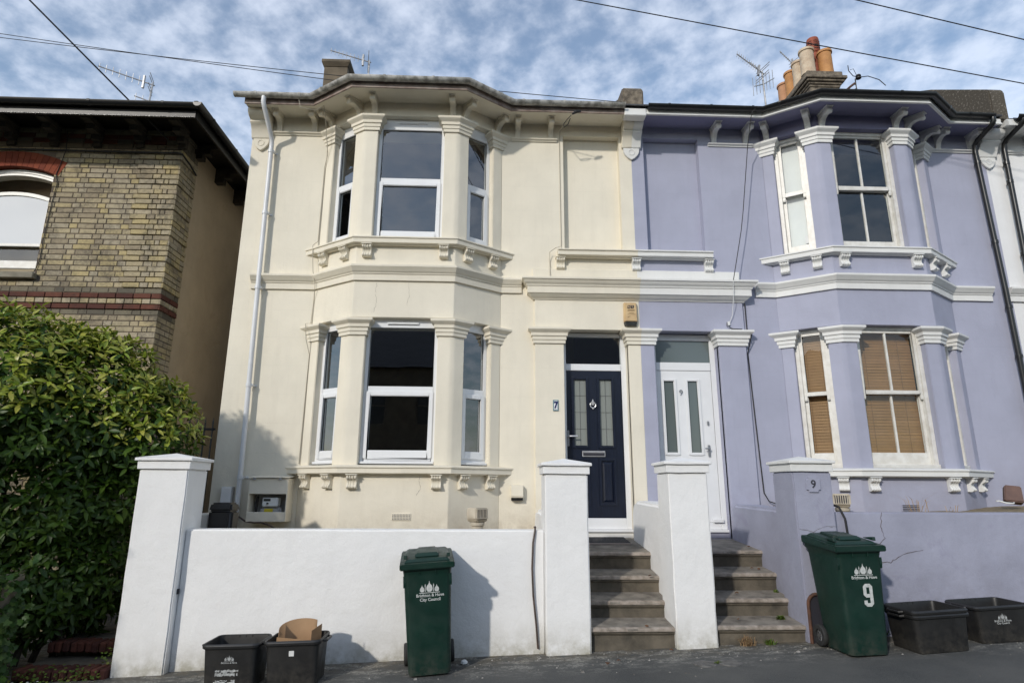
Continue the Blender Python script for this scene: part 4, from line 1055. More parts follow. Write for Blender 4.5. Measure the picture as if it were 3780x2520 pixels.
# ------------------------------------------------------------------ the yellow brick house
hb = thing('brick_house', 'yellow brick house with black overhanging eaves and red brick arch behind the bush', 'house', (-6.0, 8.37, -.2))
def brick_house():
    YB, XC, CH = 8.37, -4.685, .081
    WXL, WXR, XW = -7.707, -6.491, -7.099
    Rin, Rout = 1.576, 1.815
    hw = XW - WXL                                         # half opening
    zcen = 6.084 - math.sqrt(Rin ** 2 - hw ** 2)          # centre of the segmental arch
    zin = lambda x: zcen + math.sqrt(max(0, Rin ** 2 - (x - XW) ** 2))
    zout = lambda x: zcen + math.sqrt(max(0, Rout ** 2 - (x - XW) ** 2))
    # mortar core
    b = MB()
    b.plate([-10.3, WXL, WXR, XC + .0], [-.4, 4.526, 6.383, 6.861], {(1, 1)}, YB + .007, YB + .30)
    pts = [(XW + (hw + .06) * k / 12, zout(XW + (hw + .06) * k / 12) - .03) for k in range(-12, 13)]
    b.yprism(pts + [(XW + hw + .06, 6.405), (XW - hw - .06, 6.405)], YB + .008, YB + .29)
    b.box(XC - .30, XC - .007, YB + .30, 8.86, -.4, 6.861)
    core = b.obj('mortar', M['mortar'], hb)
    # brick meshes: chamfered faces a little proud of the joints
    def bm(L, mat, proud=.0):
        H, e, d = CH - .012, .004, .06; a = L / 2; h = H / 2; y0 = -proud
        return MB().add([(-a, y0 + .005, -h), (a, y0 + .005, -h), (a, y0 + .005, h), (-a, y0 + .005, h), (-a + e, y0, -h + e), (a - e, y0, -h + e), (a - e, y0, h - e), (-a + e, y0, h - e), (-a, d, -h), (a, d, -h), (a, d, h), (-a, d, h)],
                        [(4, 5, 6, 7), (0, 1, 5, 4), (1, 2, 6, 5), (2, 3, 7, 6), (3, 0, 4, 7), (8, 9, 1, 0), (9, 10, 2, 1), (10, 11, 3, 2), (11, 8, 0, 3)])
    cache = {}
    todo = []                                             # (matrix, length, material, x, z)
    def put(M_, L, mat, x, z, side=False): todo.append((M_, round(L, 3), mat, x, z, side))
    for k in range(-54, 33):
        zc = 4.176 + CH * k + CH / 2
        red = k in (0, -2)
        raised_q = k >= 2 and (k - 2) % 5 != 4
        bandp = .018 if k in (0, -1, -2) else 0
        x = XC
        j = 0
        while x > -7.55:
            if red: L = .2355 if not (j == 0 and k == 0) else .114
            elif k == -1: L = .1125
            elif k in (30, 31): L = .2355
            else:
                L = .2355 if (j + k) % 2 else .1125
                if j == 1 and k % 2 == 0: L = .06        # queen closers
            L *= RNG.uniform(.975, 1.02)
            xc = x - L / 2
            q = .018 if (raised_q and x > XC - .50) else 0
            mat = 'redbrick' if red or k in (30, 31) and (j + k) % 3 else 'brick'
            if k == 1 or k == -3 or k >= 29: mat = 'brick_dark' if mat == 'brick' else mat
            inwin = (xc - L / 2 < WXR - .004 and xc + L / 2 > WXL and zc > 4.485 and zc < zout(min(max(xc, WXL), WXR)) + .02 and (zc < zin(max(xc, WXL)) + .3))
            inarch = (xc < WXR + .075 and zc < zout(min(xc, WXR + .07)) + .022 and zc > 6.08 and (xc - L / 2) < WXR + .02 + (zc - 6.08) * .33)
            insill = (xc - L / 2 < -6.446 and 4.43 < zc < 4.535)
            if inwin and not insill and zc > 4.524:
                # cut the brick back to the jamb
                xr = x; xl = WXR
                if zc < 6.09 and xr - xl > .03: L2 = xr - xl; put(Matrix.Translation((xl + L2 / 2, YB - bandp - q, zc)), L2, mat, xl + L2 / 2, zc)
            elif inarch or insill: pass
            else:
                put(Matrix.Translation((xc, YB - bandp - q + RNG.uniform(-.0025, .0025), zc)) @ Matrix.Rotation(RNG.uniform(-.006, .006), 4, 'Y'), L, mat, xc, zc)
            x -= L + .0105; j += 1
        # return face of the corner
        y = YB + (.0 if k % 2 else .0); j = 0
        while y < 8.84:
            L = .2355 if (j + k) % 2 == 0 else .1125
            if k == -1: L = .1125
            if red: L = .2355
            if y + L > 8.87: L = 8.865 - y
            if L < .03: break
            q = .018 if raised_q else bandp
            mt = 'redbrick' if red else ('brick_dark' if (k == 1 or k == -3 or k > 28) else 'brick')
            put(Matrix.Translation((XC + q + .002, y + L / 2 - q + .003, zc)) @ Matrix.Rotation(math.pi / 2, 4, 'Z'), L, mt, XC, zc, True)
            y += L + .0105; j += 1
    # the 300 that show largest are parts of their own, the others one joined part
    vis = [t for t in todo if t[4] > 3.3 and t[3] > -7.3]
    vis.sort(key=lambda t: (t[5], abs(t[4] - 5.3)))
    own = vis[:300]; rest = [t for t in todo if t not in own] if False else None
    ids = {id(t) for t in own}
    for t in own:
        Lq = round(t[1] / .004) * .004
        key = (Lq, t[2])
        if key not in cache: cache[key] = bm(max(Lq, .02), t[2]).mesh('brick', M[t[2]])
        place('brick', cache[key], t[0], core)
    for mn in ('brick', 'brick_dark', 'redbrick'):
        b = MB()
        for t in todo:
            if id(t) in ids or t[2] != mn: continue
            src = bm(t[1], t[2]); b.M = t[0]; b.add(src.v, src.f)
        if b.v:
            b.M = None
            o = b.obj('brickwork', M[mn], core); o['kind'] = 'stuff'
    # gauged arch
    n = 17; half = math.asin((hw) / Rin)
    for i in range(n):
        a0 = -half - .045 + (2 * half + .09) * i / n; a1 = -half - .045 + (2 * half + .09) * (i + 1) / n
        a0 += .0018; a1 -= .0018
        splits = ((Rin, Rout - .115), (Rout - .111, Rout)) if i % 2 else ((Rin, Rout),)
        for (r0, r1) in splits:
            pts = [(XW + r * math.sin(a), zcen + r * math.cos(a)) for (r, a) in ((r0, a0), (r1, a0), (r1, a1), (r0, a1))]
            MB().yprism(pts, YB - .004, YB + .22).obj('arch_brick', M['rubbed'], core)
    # sill
    MB().box(WXL - .06, -6.446, YB - .08, YB + .2, 4.439, 4.526).obj('sill', M['stone_sill'], hb, bevel=.008)
    # window: arched frame, both sashes dropped part way
    U = M['timber_white']; yf = YB + .10
    def arch_bar(y0, y1, x0, x1, zb, th, name, par, r=Rin):
        zc_ = zb - math.sqrt(r * r - (x1 - XW) ** 2); pts = []
        for k in range(13): x = x0 + (x1 - x0) * k / 12; pts.append((x, zc_ + math.sqrt(r * r - (x - XW) ** 2) + th))
        for k in range(12, -1, -1): x = x0 + (x1 - x0) * k / 12; pts.append((x, zc_ + math.sqrt(r * r - (x - XW) ** 2)))
        return MB().yprism(pts, y0, y1).obj(name, U, par, bevel=.003)
    w = MB().box(WXR - .05, WXR, yf, yf + .14, 4.546, 6.10).box(WXL, WXL + .05, yf, yf + .14, 4.546, 6.10).box(WXL + .05, WXR - .05, yf, yf + .14, 4.535, 4.584).obj('window', U, hb, bevel=.004)
    arch_bar(yf, yf + .14, WXL, WXR, 5.981, .09, 'frame_head', w)
    arch_bar(yf - .012, yf, WXL, WXR, 6.019, .053, 'frame_bead', w)
    xl, xr = WXL + .05, WXR - .05
    s = MB().box(xr - .045, xr, yf + .02, yf + .055, 4.986, 5.731).box(xl, xl + .045, yf + .02, yf + .055, 4.986, 5.731).box(xl + .045, xr - .045, yf + .02, yf + .055, 4.986, 5.029).obj('sash', U, w, bevel=.004)
    arch_bar(yf + .02, yf + .055, xl, xr, 5.687, .058, 'sash_head', w)
    gl = M['glare_glass']
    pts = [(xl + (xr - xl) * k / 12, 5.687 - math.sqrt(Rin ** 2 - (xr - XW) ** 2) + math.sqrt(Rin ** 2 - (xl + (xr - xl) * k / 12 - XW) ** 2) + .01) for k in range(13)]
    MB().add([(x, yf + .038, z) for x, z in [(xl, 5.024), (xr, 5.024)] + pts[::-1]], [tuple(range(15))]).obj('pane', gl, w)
    MB().box(xr - .045, xr, yf + .07, yf + .11, 4.666, 5.459).box(xl, xl + .045, yf + .07, yf + .11, 4.666, 5.459).box(xl + .045, xr - .045, yf + .07, yf + .11, 4.666, 4.780).box(xl + .045, xr - .045, yf + .07, yf + .11, 5.415, 5.459).obj('sash', U, w, bevel=.004)
    MB().add([(xl, yf + .09, 4.752), (xr, yf + .09, 4.752), (xr, yf + .09, 5.426), (xl, yf + .09, 5.426)], [(0, 1, 2, 3)]).obj('pane', M['glass_old'], w)
    b = MB(); b.add([(-8.2, 8.68, 4.4), (-5.7, 8.68, 4.4), (-5.7, 10.6, 4.4), (-8.2, 10.6, 4.4), (-8.2, 8.68, 6.6), (-5.7, 8.68, 6.6), (-5.7, 10.6, 6.6), (-8.2, 10.6, 6.6)], [(0, 1, 2, 3), (4, 5, 6, 7), (2, 3, 7, 6), (0, 3, 7, 4), (1, 2, 6, 5)])
    b.obj('room', M['room'], hb)
    # rendered side wall
    MB().box(-10.2, -4.71, 8.862, 16, -.4, 6.861).obj('side_wall', M['side_render'], hb)
    # eaves
    E = M['eave_black']
    MB().box(-10.3, -4.218, 7.718, 16.5, 6.867, 6.894).obj('soffit', E, hb)
    MB().box(-10.3, -4.196, 7.69, 7.717, 6.649, 6.818).obj('fascia', E, hb)
    MB().box(-4.218, -4.19, 7.718, 16.5, 6.649, 6.818).obj('fascia', E, hb)
    MB().box(-10.3, -4.207, 7.678, 7.6898, 6.640, 6.656).obj('fascia_bead', M['gloss_strip'], hb, bevel=.006)
    r = .06
    arc = lambda c, z, q: [(c + q * math.cos(a), z + q * math.sin(a)) for a in [math.pi + math.pi * i / 8 for i in range(9)]]
    g = MB().xprism(arc(7.631, 6.818, r), -10.3, -4.13).obj('gutter', M['gutter_black'], hb, True)
    for x in (-6.85, -5.62, -4.61): MB().xprism(arc(7.631, 6.821, r + .006), x - .02, x + .02).obj('gutter_clip', M['gutter_black'], g)
    g = MB().yprism(arc(-4.13, 6.818, r), 7.57, 16.5).obj('gutter', M['gutter_black'], hb, True)
    for y in (7.99, 8.8, 9.67): MB().yprism(arc(-4.13, 6.821, r + .006), y - .02, y + .02).obj('gutter_clip', M['gutter_black'], g)
    # stepped brick brackets
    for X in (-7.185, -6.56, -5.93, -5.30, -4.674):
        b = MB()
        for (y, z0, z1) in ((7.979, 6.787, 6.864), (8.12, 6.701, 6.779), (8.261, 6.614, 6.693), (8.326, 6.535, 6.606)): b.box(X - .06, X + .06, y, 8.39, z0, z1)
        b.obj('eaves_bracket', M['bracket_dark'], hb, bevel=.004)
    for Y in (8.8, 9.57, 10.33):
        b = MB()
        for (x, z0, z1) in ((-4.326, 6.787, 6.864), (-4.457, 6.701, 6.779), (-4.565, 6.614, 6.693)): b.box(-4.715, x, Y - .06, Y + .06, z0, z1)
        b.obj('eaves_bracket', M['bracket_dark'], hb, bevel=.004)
    # hipped roof
    MB().add([(-10.3, 7.64, 6.84), (-4.14, 7.64, 6.84), (-4.14, 16.5, 6.84), (-10.3, 16.5, 6.84), (-7.2, 12.1, 9.10), (-10.3, 12.1, 9.10)], [(0, 1, 4, 5), (1, 2, 4), (2, 3, 5, 4)]).obj('roof', M['slate'], hb)
    MB().tube([(-4.2, 7.7, 6.86), (-7.2, 12.1, 9.13)], .055, 8).obj('hip_ridge', M['slate'], hb, True)
    # cables clipped to the brickwork
    MB().tube([(-7.9, 8.35, 6.468), (-6.41, 8.352, 6.472), (-4.9, 8.335, 6.462), (-4.74, 8.332, 6.465), (-4.66, 8.337, 6.45), (-4.655, 8.59, 6.415), (-4.65, 8.8, 6.35)], .014, 8).obj('clipped_cable', M['wire'], hb, True)
    MB().tube([(-6.39, 8.33, 6.8), (-6.37, 8.35, 6.47), (-6.41, 8.355, 6.27), (-6.45, 8.358, 6.08), (-6.41, 8.358, 5.93), (-6.43, 8.358, 5.62), (-6.445, 8.358, 5.08), (-6.44, 8.358, 4.70), (-6.48, 8.35, 4.545), (-6.54, 8.32, 4.53)], .0055, 6).obj('window_cable', M['wire'], hb, True)
M['glare_glass'] = glassmat('sky_glare_glass', gain=3.2, frost=(0.60, 0.615, 0.63))  # bright sky reflection put into a pale diffuse colour
brick_house()

# ------------------------------------------------------------------ plants
def leaf_mesh(L, W, mat, name='leaf', fold=.25, droop=.25, seg=3):
    vs = []; fs = []
    prof = [0.0, .78, 1.0, .72, 0.0] if seg == 4 else [0.0, .95, .80, 0.0]
    n = len(prof)
    for i, w in enumerate(prof):
        t = i / (n - 1); y = t * L; z = -droop * L * t * t
        vs += [(-w * W / 2, y, z + fold * w * W / 2), (0, y, z), (w * W / 2, y, z + fold * w * W / 2)]
    for i in range(n - 1):
        a = i * 3
        fs += [(a, a + 1, a + 4, a + 3), (a + 1, a + 2, a + 5, a + 4)]
    me = bpy.data.meshes.new(name); me.from_pydata(vs, [], fs)
    bm_ = bmesh.new(); bm_.from_mesh(me); bmesh.ops.remove_doubles(bm_, verts=bm_.verts, dist=1e-6); bm_.to_mesh(me); bm_.free()
    me.materials.append(mat); me.polygons.foreach_set('use_smooth', [True] * len(me.polygons)); me.update()
    return me

def in_view(p):
    d = p - Vector((0, 0, CAMZ)); k = d.dot(_f)
    if k < .1: return 9
    return max(abs(d.dot(_r2) / k) / (1890 / 2225), abs(d.dot(_u2) / k) / (1260 / 2225))

def shrub(name, label, blobs, nshoot, rng, own=300, Lr=(.085, .15), group=None, base=(0, 0, 0), stems=5, sunlit=.92):
    t = thing(name, label, 'bush', base, (0, 0, 0), group)
    tmpl = {}
    for m in ('leaf', 'leaf_sunlit'):
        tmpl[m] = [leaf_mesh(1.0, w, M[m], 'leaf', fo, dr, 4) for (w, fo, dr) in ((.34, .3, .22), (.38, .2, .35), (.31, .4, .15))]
    tv = {m: [([tuple(v.co) for v in q.vertices], [tuple(p.vertices) for p in q.polygons]) for q in tmpl[m]] for m in tmpl}
    items = []
    def inside(p, sh):
        for (c, r) in blobs:
            if sum(((p[i] - c[i]) / (r[i] * sh)) ** 2 for i in range(3)) < 1: return True
        return False
    tot = sum(r[0] * r[1] + r[1] * r[2] + r[0] * r[2] for c, r in blobs)
    for (c, r) in blobs:
        n = int(nshoot * (r[0] * r[1] + r[1] * r[2] + r[0] * r[2]) / tot)
        for _ in range(n):
            d = Vector((rng.gauss(0, 1), rng.gauss(0, 1), rng.gauss(0, 1))).normalized()
            if d.y > .55 and rng.random() < .8: continue
            bumpy = 1 + .16 * noise.noise(Vector((d.x * 3 + c[0], d.y * 3 + c[1], d.z * 3)))
            k = bumpy * (1.0 - .5 * rng.random() ** 1.7)
            p = Vector((c[0] + d.x * r[0] * k, c[1] + d.y * r[1] * k, c[2] + d.z * r[2] * k))
            if inside(p, .60): continue
            nrm = Vector((d.x / r[0], d.y / r[1], d.z / r[2])).normalized()
            ax = (nrm * .9 + Vector((0, 0, .75)) + Vector((rng.gauss(0, .3), rng.gauss(0, .3), rng.gauss(0, .2)))).normalized()
            side = ax.cross(Vector((0, 0, 1)) if abs(ax.z) < .9 else Vector((1, 0, 0))).normalized()
            ph = rng.random() * 6.28
            nl = rng.randint(5, 8)
            sun_tip = nrm.z > -.25 and k > .80 and p.z > 1.9 and rng.random() < sunlit  # bright leaves only high and outside: sunlight put into the colour
            for q in range(nl):
                a = ph + q * 2.4; tier = q / nl
                out = (Matrix.Rotation(a, 3, ax) @ side)
                dirn = (out * (1.0 - .35 * (1 - tier)) + ax * (.85 - .95 * tier) + Vector((0, 0, -.25 * tier))).normalized()
                up = (ax - dirn * ax.dot(dirn)); up = up.normalized() if up.length > .01 else out
                sd = dirn.cross(up)
                L = rng.uniform(*Lr) * (1.0 if tier > .3 else .75)
                org = p + ax * (.05 * (1 - tier)) + dirn * .012
                Mx = Matrix(((sd.x * L, dirn.x * L, up.x * L, org.x), (sd.y * L, dirn.y * L, up.y * L, org.y), (sd.z * L, dirn.z * L, up.z * L, org.z), (0, 0, 0, 1)))
                items.append((Mx, 'leaf_sunlit' if (sun_tip and tier < .75) else 'leaf', rng.randrange(3), org, k))
    items.sort(key=lambda it: (in_view(it[3]) > .98, (it[3] - Vector((0, 0, CAMZ))).length - (it[4] - .8) * 1.2))
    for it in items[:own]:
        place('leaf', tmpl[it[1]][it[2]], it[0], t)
    for m in ('leaf', 'leaf_sunlit'):
        vs = []; fs = []
        for it in items[own:]:
            if it[1] != m: continue
            v, f = tv[m][it[2]]; k = len(vs); Mx = it[0]
            vs += [tuple(Mx @ Vector(q)) for q in v]; fs += [tuple(i + k for i in g) for g in f]
        if vs:
            me = bpy.data.meshes.new('foliage'); me.from_pydata(vs, [], fs); me.materials.append(M[m])
            me.polygons.foreach_set('use_smooth', [True] * len(me.polygons)); me.update()
            o = link('foliage', me, t); o['kind'] = 'stuff'
    for k in range(stems):
        (c, r) = blobs[k % len(blobs)]
        p0 = Vector((base[0] + rng.uniform(-.35, .35), base[1] + rng.uniform(-.1, .3), base[2]))
        p2 = Vector((c[0] + rng.uniform(-.3, .3) * r[0], c[1] + rng.uniform(0, .4) * r[1], c[2] + .3 * r[2])); p1 = (p0 + p2) / 2 + Vector((rng.uniform(-.15, .15), .1, .2))
        MB().tube([p0, p1, p2], [.035, .025, .012], 7).obj('stem', M['bark'], t, True)
    return t
_lr = random.Random(5)
shrub('laurel_bush', 'large rounded spotted laurel bush with yellow green leaves in front of the brick house',
      [((-5.25, 6.55, 2.55), (1.15, .75, .92)), ((-4.55, 6.9, 2.45), (.85, .62, .88)), ((-3.98, 7.08, 2.20), (.62, .50, .62)), ((-5.0, 6.85, 1.65), (1.0, .55, .85)), ((-4.35, 7.1, 1.60), (.60, .42, .65)), ((-5.6, 6.75, 1.0), (.8, .5, .85)), ((-4.85, 7.0, .75), (.75, .42, .75)), ((-4.35, 7.25, .75), (.45, .38, .7))], 9000, _lr, 300, base=(-4.7, 6.95, -.2))
shrub('laurel_bush', 'unseen hedge bush left of view added to shade the laurel', [((-6.15, 4.75, 1.35), (1.2, .95, 1.8)), ((-7.6, 5.6, 1.5), (1.3, 1.3, 1.9))], 2600, random.Random(9), 0, base=(-6.4, 4.8, -.25), sunlit=.1)  # added out of view, shaped to darken the lower laurel

def ivy_patch(name, label, spots, rng, mat='ivy', L=(.035, .065), cat='ivy', lift=.5):
    # each leaf a five-lobed blade, joined as one growth nobody could count
    vs = []; fs = []
    lob = [(0, 0), (.35, -.12), (.55, .12), (.42, .38), (.62, .62), (.28, .68), (0, 1.05), (-.28, .68), (-.62, .62), (-.42, .38), (-.55, .12), (-.35, -.12)]
    for (c, r, n, nrm) in spots:
        for _ in range(n):
            p = Vector(c) + Vector([max(-1.6, min(1.6, rng.gauss(0, 1))) * q for q in r])
            nn = (Vector(nrm) + Vector((rng.gauss(0, .35), rng.gauss(0, .35), rng.gauss(0, .35)))).normalized()
            p += Vector(nrm) * rng.random() * .05
            u = nn.cross(Vector((0, 0, 1)) if abs(nn.z) < .9 else Vector((1, 0, 0))).normalized(); w = nn.cross(u)
            a = rng.random() * 6.28; u, w = u * math.cos(a) + w * math.sin(a), w * math.cos(a) - u * math.sin(a)
            s = rng.uniform(*L); k = len(vs)
            vs += [tuple(p + u * x * s + w * y * s + nn * (.12 * s * abs(x))) for x, y in lob]
            fs.append(tuple(range(k, k + len(lob))))
    me = bpy.data.meshes.new(name); me.from_pydata(vs, [], fs); me.materials.append(M[mat]); me.update()
    o = link(name, me); tag(o, label, cat); o['kind'] = 'stuff'
    return o
# dark corner below the bush: brick garden wall, red brick steps, ivy and daisies
def corner():
    t = thing('garden_wall', 'low shaded brick garden wall grown over with ivy under the laurel', 'wall', (-4.9, 6.2, -.25))
    core = MB().box(-6.6, -4.42, 6.07, 6.28, -.4, .72).obj('mortar', M['brick_dark'], t)
    me = MB().box(-.1075, .1075, -.006, .1, -.0325, .0325).mesh('brick', M['brick_dark'], bevel=.004)
    for k in range(14):
        x = -4.53 - (.11 if k % 2 else 0); z = -.21 + k * .075 - .04
        while x > -6.0:
            if z < .70: place('brick', me, Matrix.Translation((x, 6.064 + RNG.uniform(-.003, .003), z)), core)
            x -= .2255
    MB().box(-6.6, -4.40, 6.04, 6.31, .721, .78).obj('coping', M['brick_dark'], t, bevel=.01)
    s = thing('brick_steps', 'red brick garden steps with rounded edges beside the tall white pillar', 'steps', (-3.95, 6.9, -.2))
    bm_ = MB().box(-.105, .105, -.05, .05, -.0325, .0325).mesh('brick', M['redbrick'], bevel=.012)
    bs = MB().box(-.032, .032, -.107, .107, -.05, .05).mesh('brick', M['redbrick'], bevel=.014)
    for (y, z) in ((6.50, gz(-3.9) + .045), (6.95, gz(-3.9) + .185)):
        x = -3.60
        while x > -4.42:
            place('brick', bs, Matrix.Translation((x, y + RNG.uniform(-.008, .008), z + RNG.uniform(-.006, .006))) @ Matrix.Rotation(RNG.uniform(-.04, .04), 4, 'Z'), s); x -= .073
        MB().box(-4.45, -3.565, y + .09, y + .46, z - .25, z + .035).obj('step_fill', M['riser'], s)
    pth = MB().add([(-4.7, 7.35, .03), (-3.57, 7.35, .03), (-3.57, 15, .25), (-4.7, 15, .25)], [(0, 1, 2, 3)]).obj('path', M['riser']); pth['kind'] = 'structure'
    r = random.Random(3)
    ivy_patch('ivy', 'dark ivy trailing over the shaded brick wall', [((-5.0, 6.02, .45), (.55, .03, .30), 260, (0, -1, .2)), ((-4.50, 6.03, .35), (.12, .03, .35), 190, (.3, -1, .2)), ((-4.9, 6.03, .76), (.4, .06, .05), 200, (0, -.6, 1)), ((-4.40, 6.18, .25), (.02, .07, .28), 150, (.8, -.6, .3))], r)
    ivy_patch('ground_cover', 'low weeds and small leaves at the foot of the shaded brick wall', [((-4.5, 5.95, gz(-4.5) + .02), (.40, .14, .025), 330, (0, -.3, 1)), ((-4.15, 6.3, gz(-4.1) + .05), (.22, .15, .03), 130, (0, -.3, 1)), ((-3.78, 6.36, gz(-3.8) + .03), (.12, .05, .03), 70, (0, -.4, 1)), ((-3.68, 6.62, gz(-3.7) + .12), (.05, .06, .05), 40, (0, -.4, 1))], r, 'weed', (.012, .028), 'weeds')
    for k in range(14):
        x, y = r.uniform(-4.75, -3.9), r.uniform(5.85, 6.25); z = gz(x, y) + r.uniform(.05, .10)
        t2 = thing('daisy', 'small white daisy flower in the weeds under the laurel', 'flower', (x, y, gz(x, y)), (0, 0, 0), 'daisies under the laurel')
        MB().tube([(x, y, gz(x, y) - .01), (x + .004, y, z)], .0012, 4).obj('stalk', M['weed'], t2)
        MB().lathe((x + .004, y, z), [(.002, 0), (.009, .002), (.0085, .004), (.002, .003)], 8).obj('flower_head', M['petal'], t2)
corner()

# iron side gate in the alley
def alley_gate():
    t = thing('side_gate', 'black iron railing gate in the alley beside the cream house', 'gate', (-4.0, 8.3, .2))
    for i in range(10):
        x = -4.63 + i * .103; MB().tube([(x, 8.3, .2), (x, 8.3, 2.44), (x, 8.3, 2.50)], [.011, .011, .002], 6).obj('bar', M['black_iron'], t)
    for z in (2.33, 1.2, .35): MB().box(-4.68, -3.665, 8.29, 8.31, z, z + .03).obj('rail', M['black_iron'], t)
alley_gate()

# ------------------------------------------------------------------ lettering
def text(body, size, mat, M_, parent, name='lettering', ext=.0008, bold=0.0, sx=1.0, sy=1.0):
    cu = bpy.data.curves.new('t', 'FONT'); cu.body = body; cu.size = size; cu.extrude = ext; cu.offset = bold
    cu.align_x = 'CENTER'; cu.align_y = 'CENTER'; cu.resolution_u = 3
    o = bpy.data.objects.new('t', cu); col.objects.link(o)
    bpy.context.view_layer.update()
    me = bpy.data.meshes.new_from_object(o.evaluated_get(bpy.context.evaluated_depsgraph_get()))
    bpy.data.objects.remove(o)
    me.name = name; me.materials.clear(); me.materials.append(mat)
    q = link(name, me, parent)
    q.matrix_basis = M_ @ Matrix.Rotation(math.pi / 2, 4, 'X') @ Matrix.Diagonal((sx, sy, 1, 1))
    return q
def serif_text(body, size, mat, M_, parent, name='lettering', bold=.004):
    return text(body, size, mat, M_, parent, name, bold=size * .018)

def emblem(mat, w):
    # three onion domes, two minarets and a base line, in the x-z plane facing -y
    b = MB(); y0, y1 = -.001, .0
    def dome(cx, r, z0, h):
        pr = [(.45, 0), (.85, .10), (1.0, .28), (.92, .46), (.62, .62), (.30, .72), (.10, .84), (.05, 1.0)]
        pts = [(cx + r * a, z0 + h * q) for a, q in pr] + [(cx - r * a, z0 + h * q) for a, q in reversed(pr)]
        b.yprism(pts, y0, y1)
    dome(0, .155 * w, .06 * w, .50 * w); dome(-.36 * w, .11 * w, .06 * w, .33 * w); dome(.36 * w, .11 * w, .06 * w, .33 * w)
    for sx in (-.205, .205):
        b.box((sx - .016) * w, (sx + .016) * w, y0, y1, .06 * w, .36 * w); b.box((sx - .03) * w, (sx + .03) * w, y0, y1 + .0002, .33 * w, .365 * w); b.yprism([((sx - .02) * w, .37 * w), ((sx + .02) * w, .37 * w), (sx * w, .45 * w)], y0, y1)
    b.box(-.5 * w, .5 * w, y0, y1, 0, .03 * w)
    return b.mesh('emblem', mat)

def nine_mesh(mat, w, h, s):
    # condensed block numeral 9 from butted strokes with clipped corners
    b = MB(); a = w / 2; c = s * .75; y0, y1 = -.0012, 0.0; m0 = h * .40
    b.yprism([(-a, h - s), (a, h - s), (a, h - c), (a - c, h), (-a + c, h), (-a, h - c)], y0, y1)
    b.yprism([(-a, m0 + c), (-a + s, m0 + s), (-a + s, h - s), (-a, h - s)], y0, y1)
    b.yprism([(-a, m0 + c), (-a + c, m0), (a - s, m0), (a - s, m0 + s), (-a + s, m0 + s)], y0, y1)
    b.yprism([(a - s, s), (a, s), (a, h - s), (a - s, h - s)], y0, y1)
    b.yprism([(-a, c), (-a + c, 0), (a - c, 0), (a, c), (a, s), (-a, s)], y0, y1)
    b.yprism([(-a, s), (-a + s, s), (-a + s, h * .27), (-a, h * .27)], y0, y1)
    return b.mesh('house_number', mat)

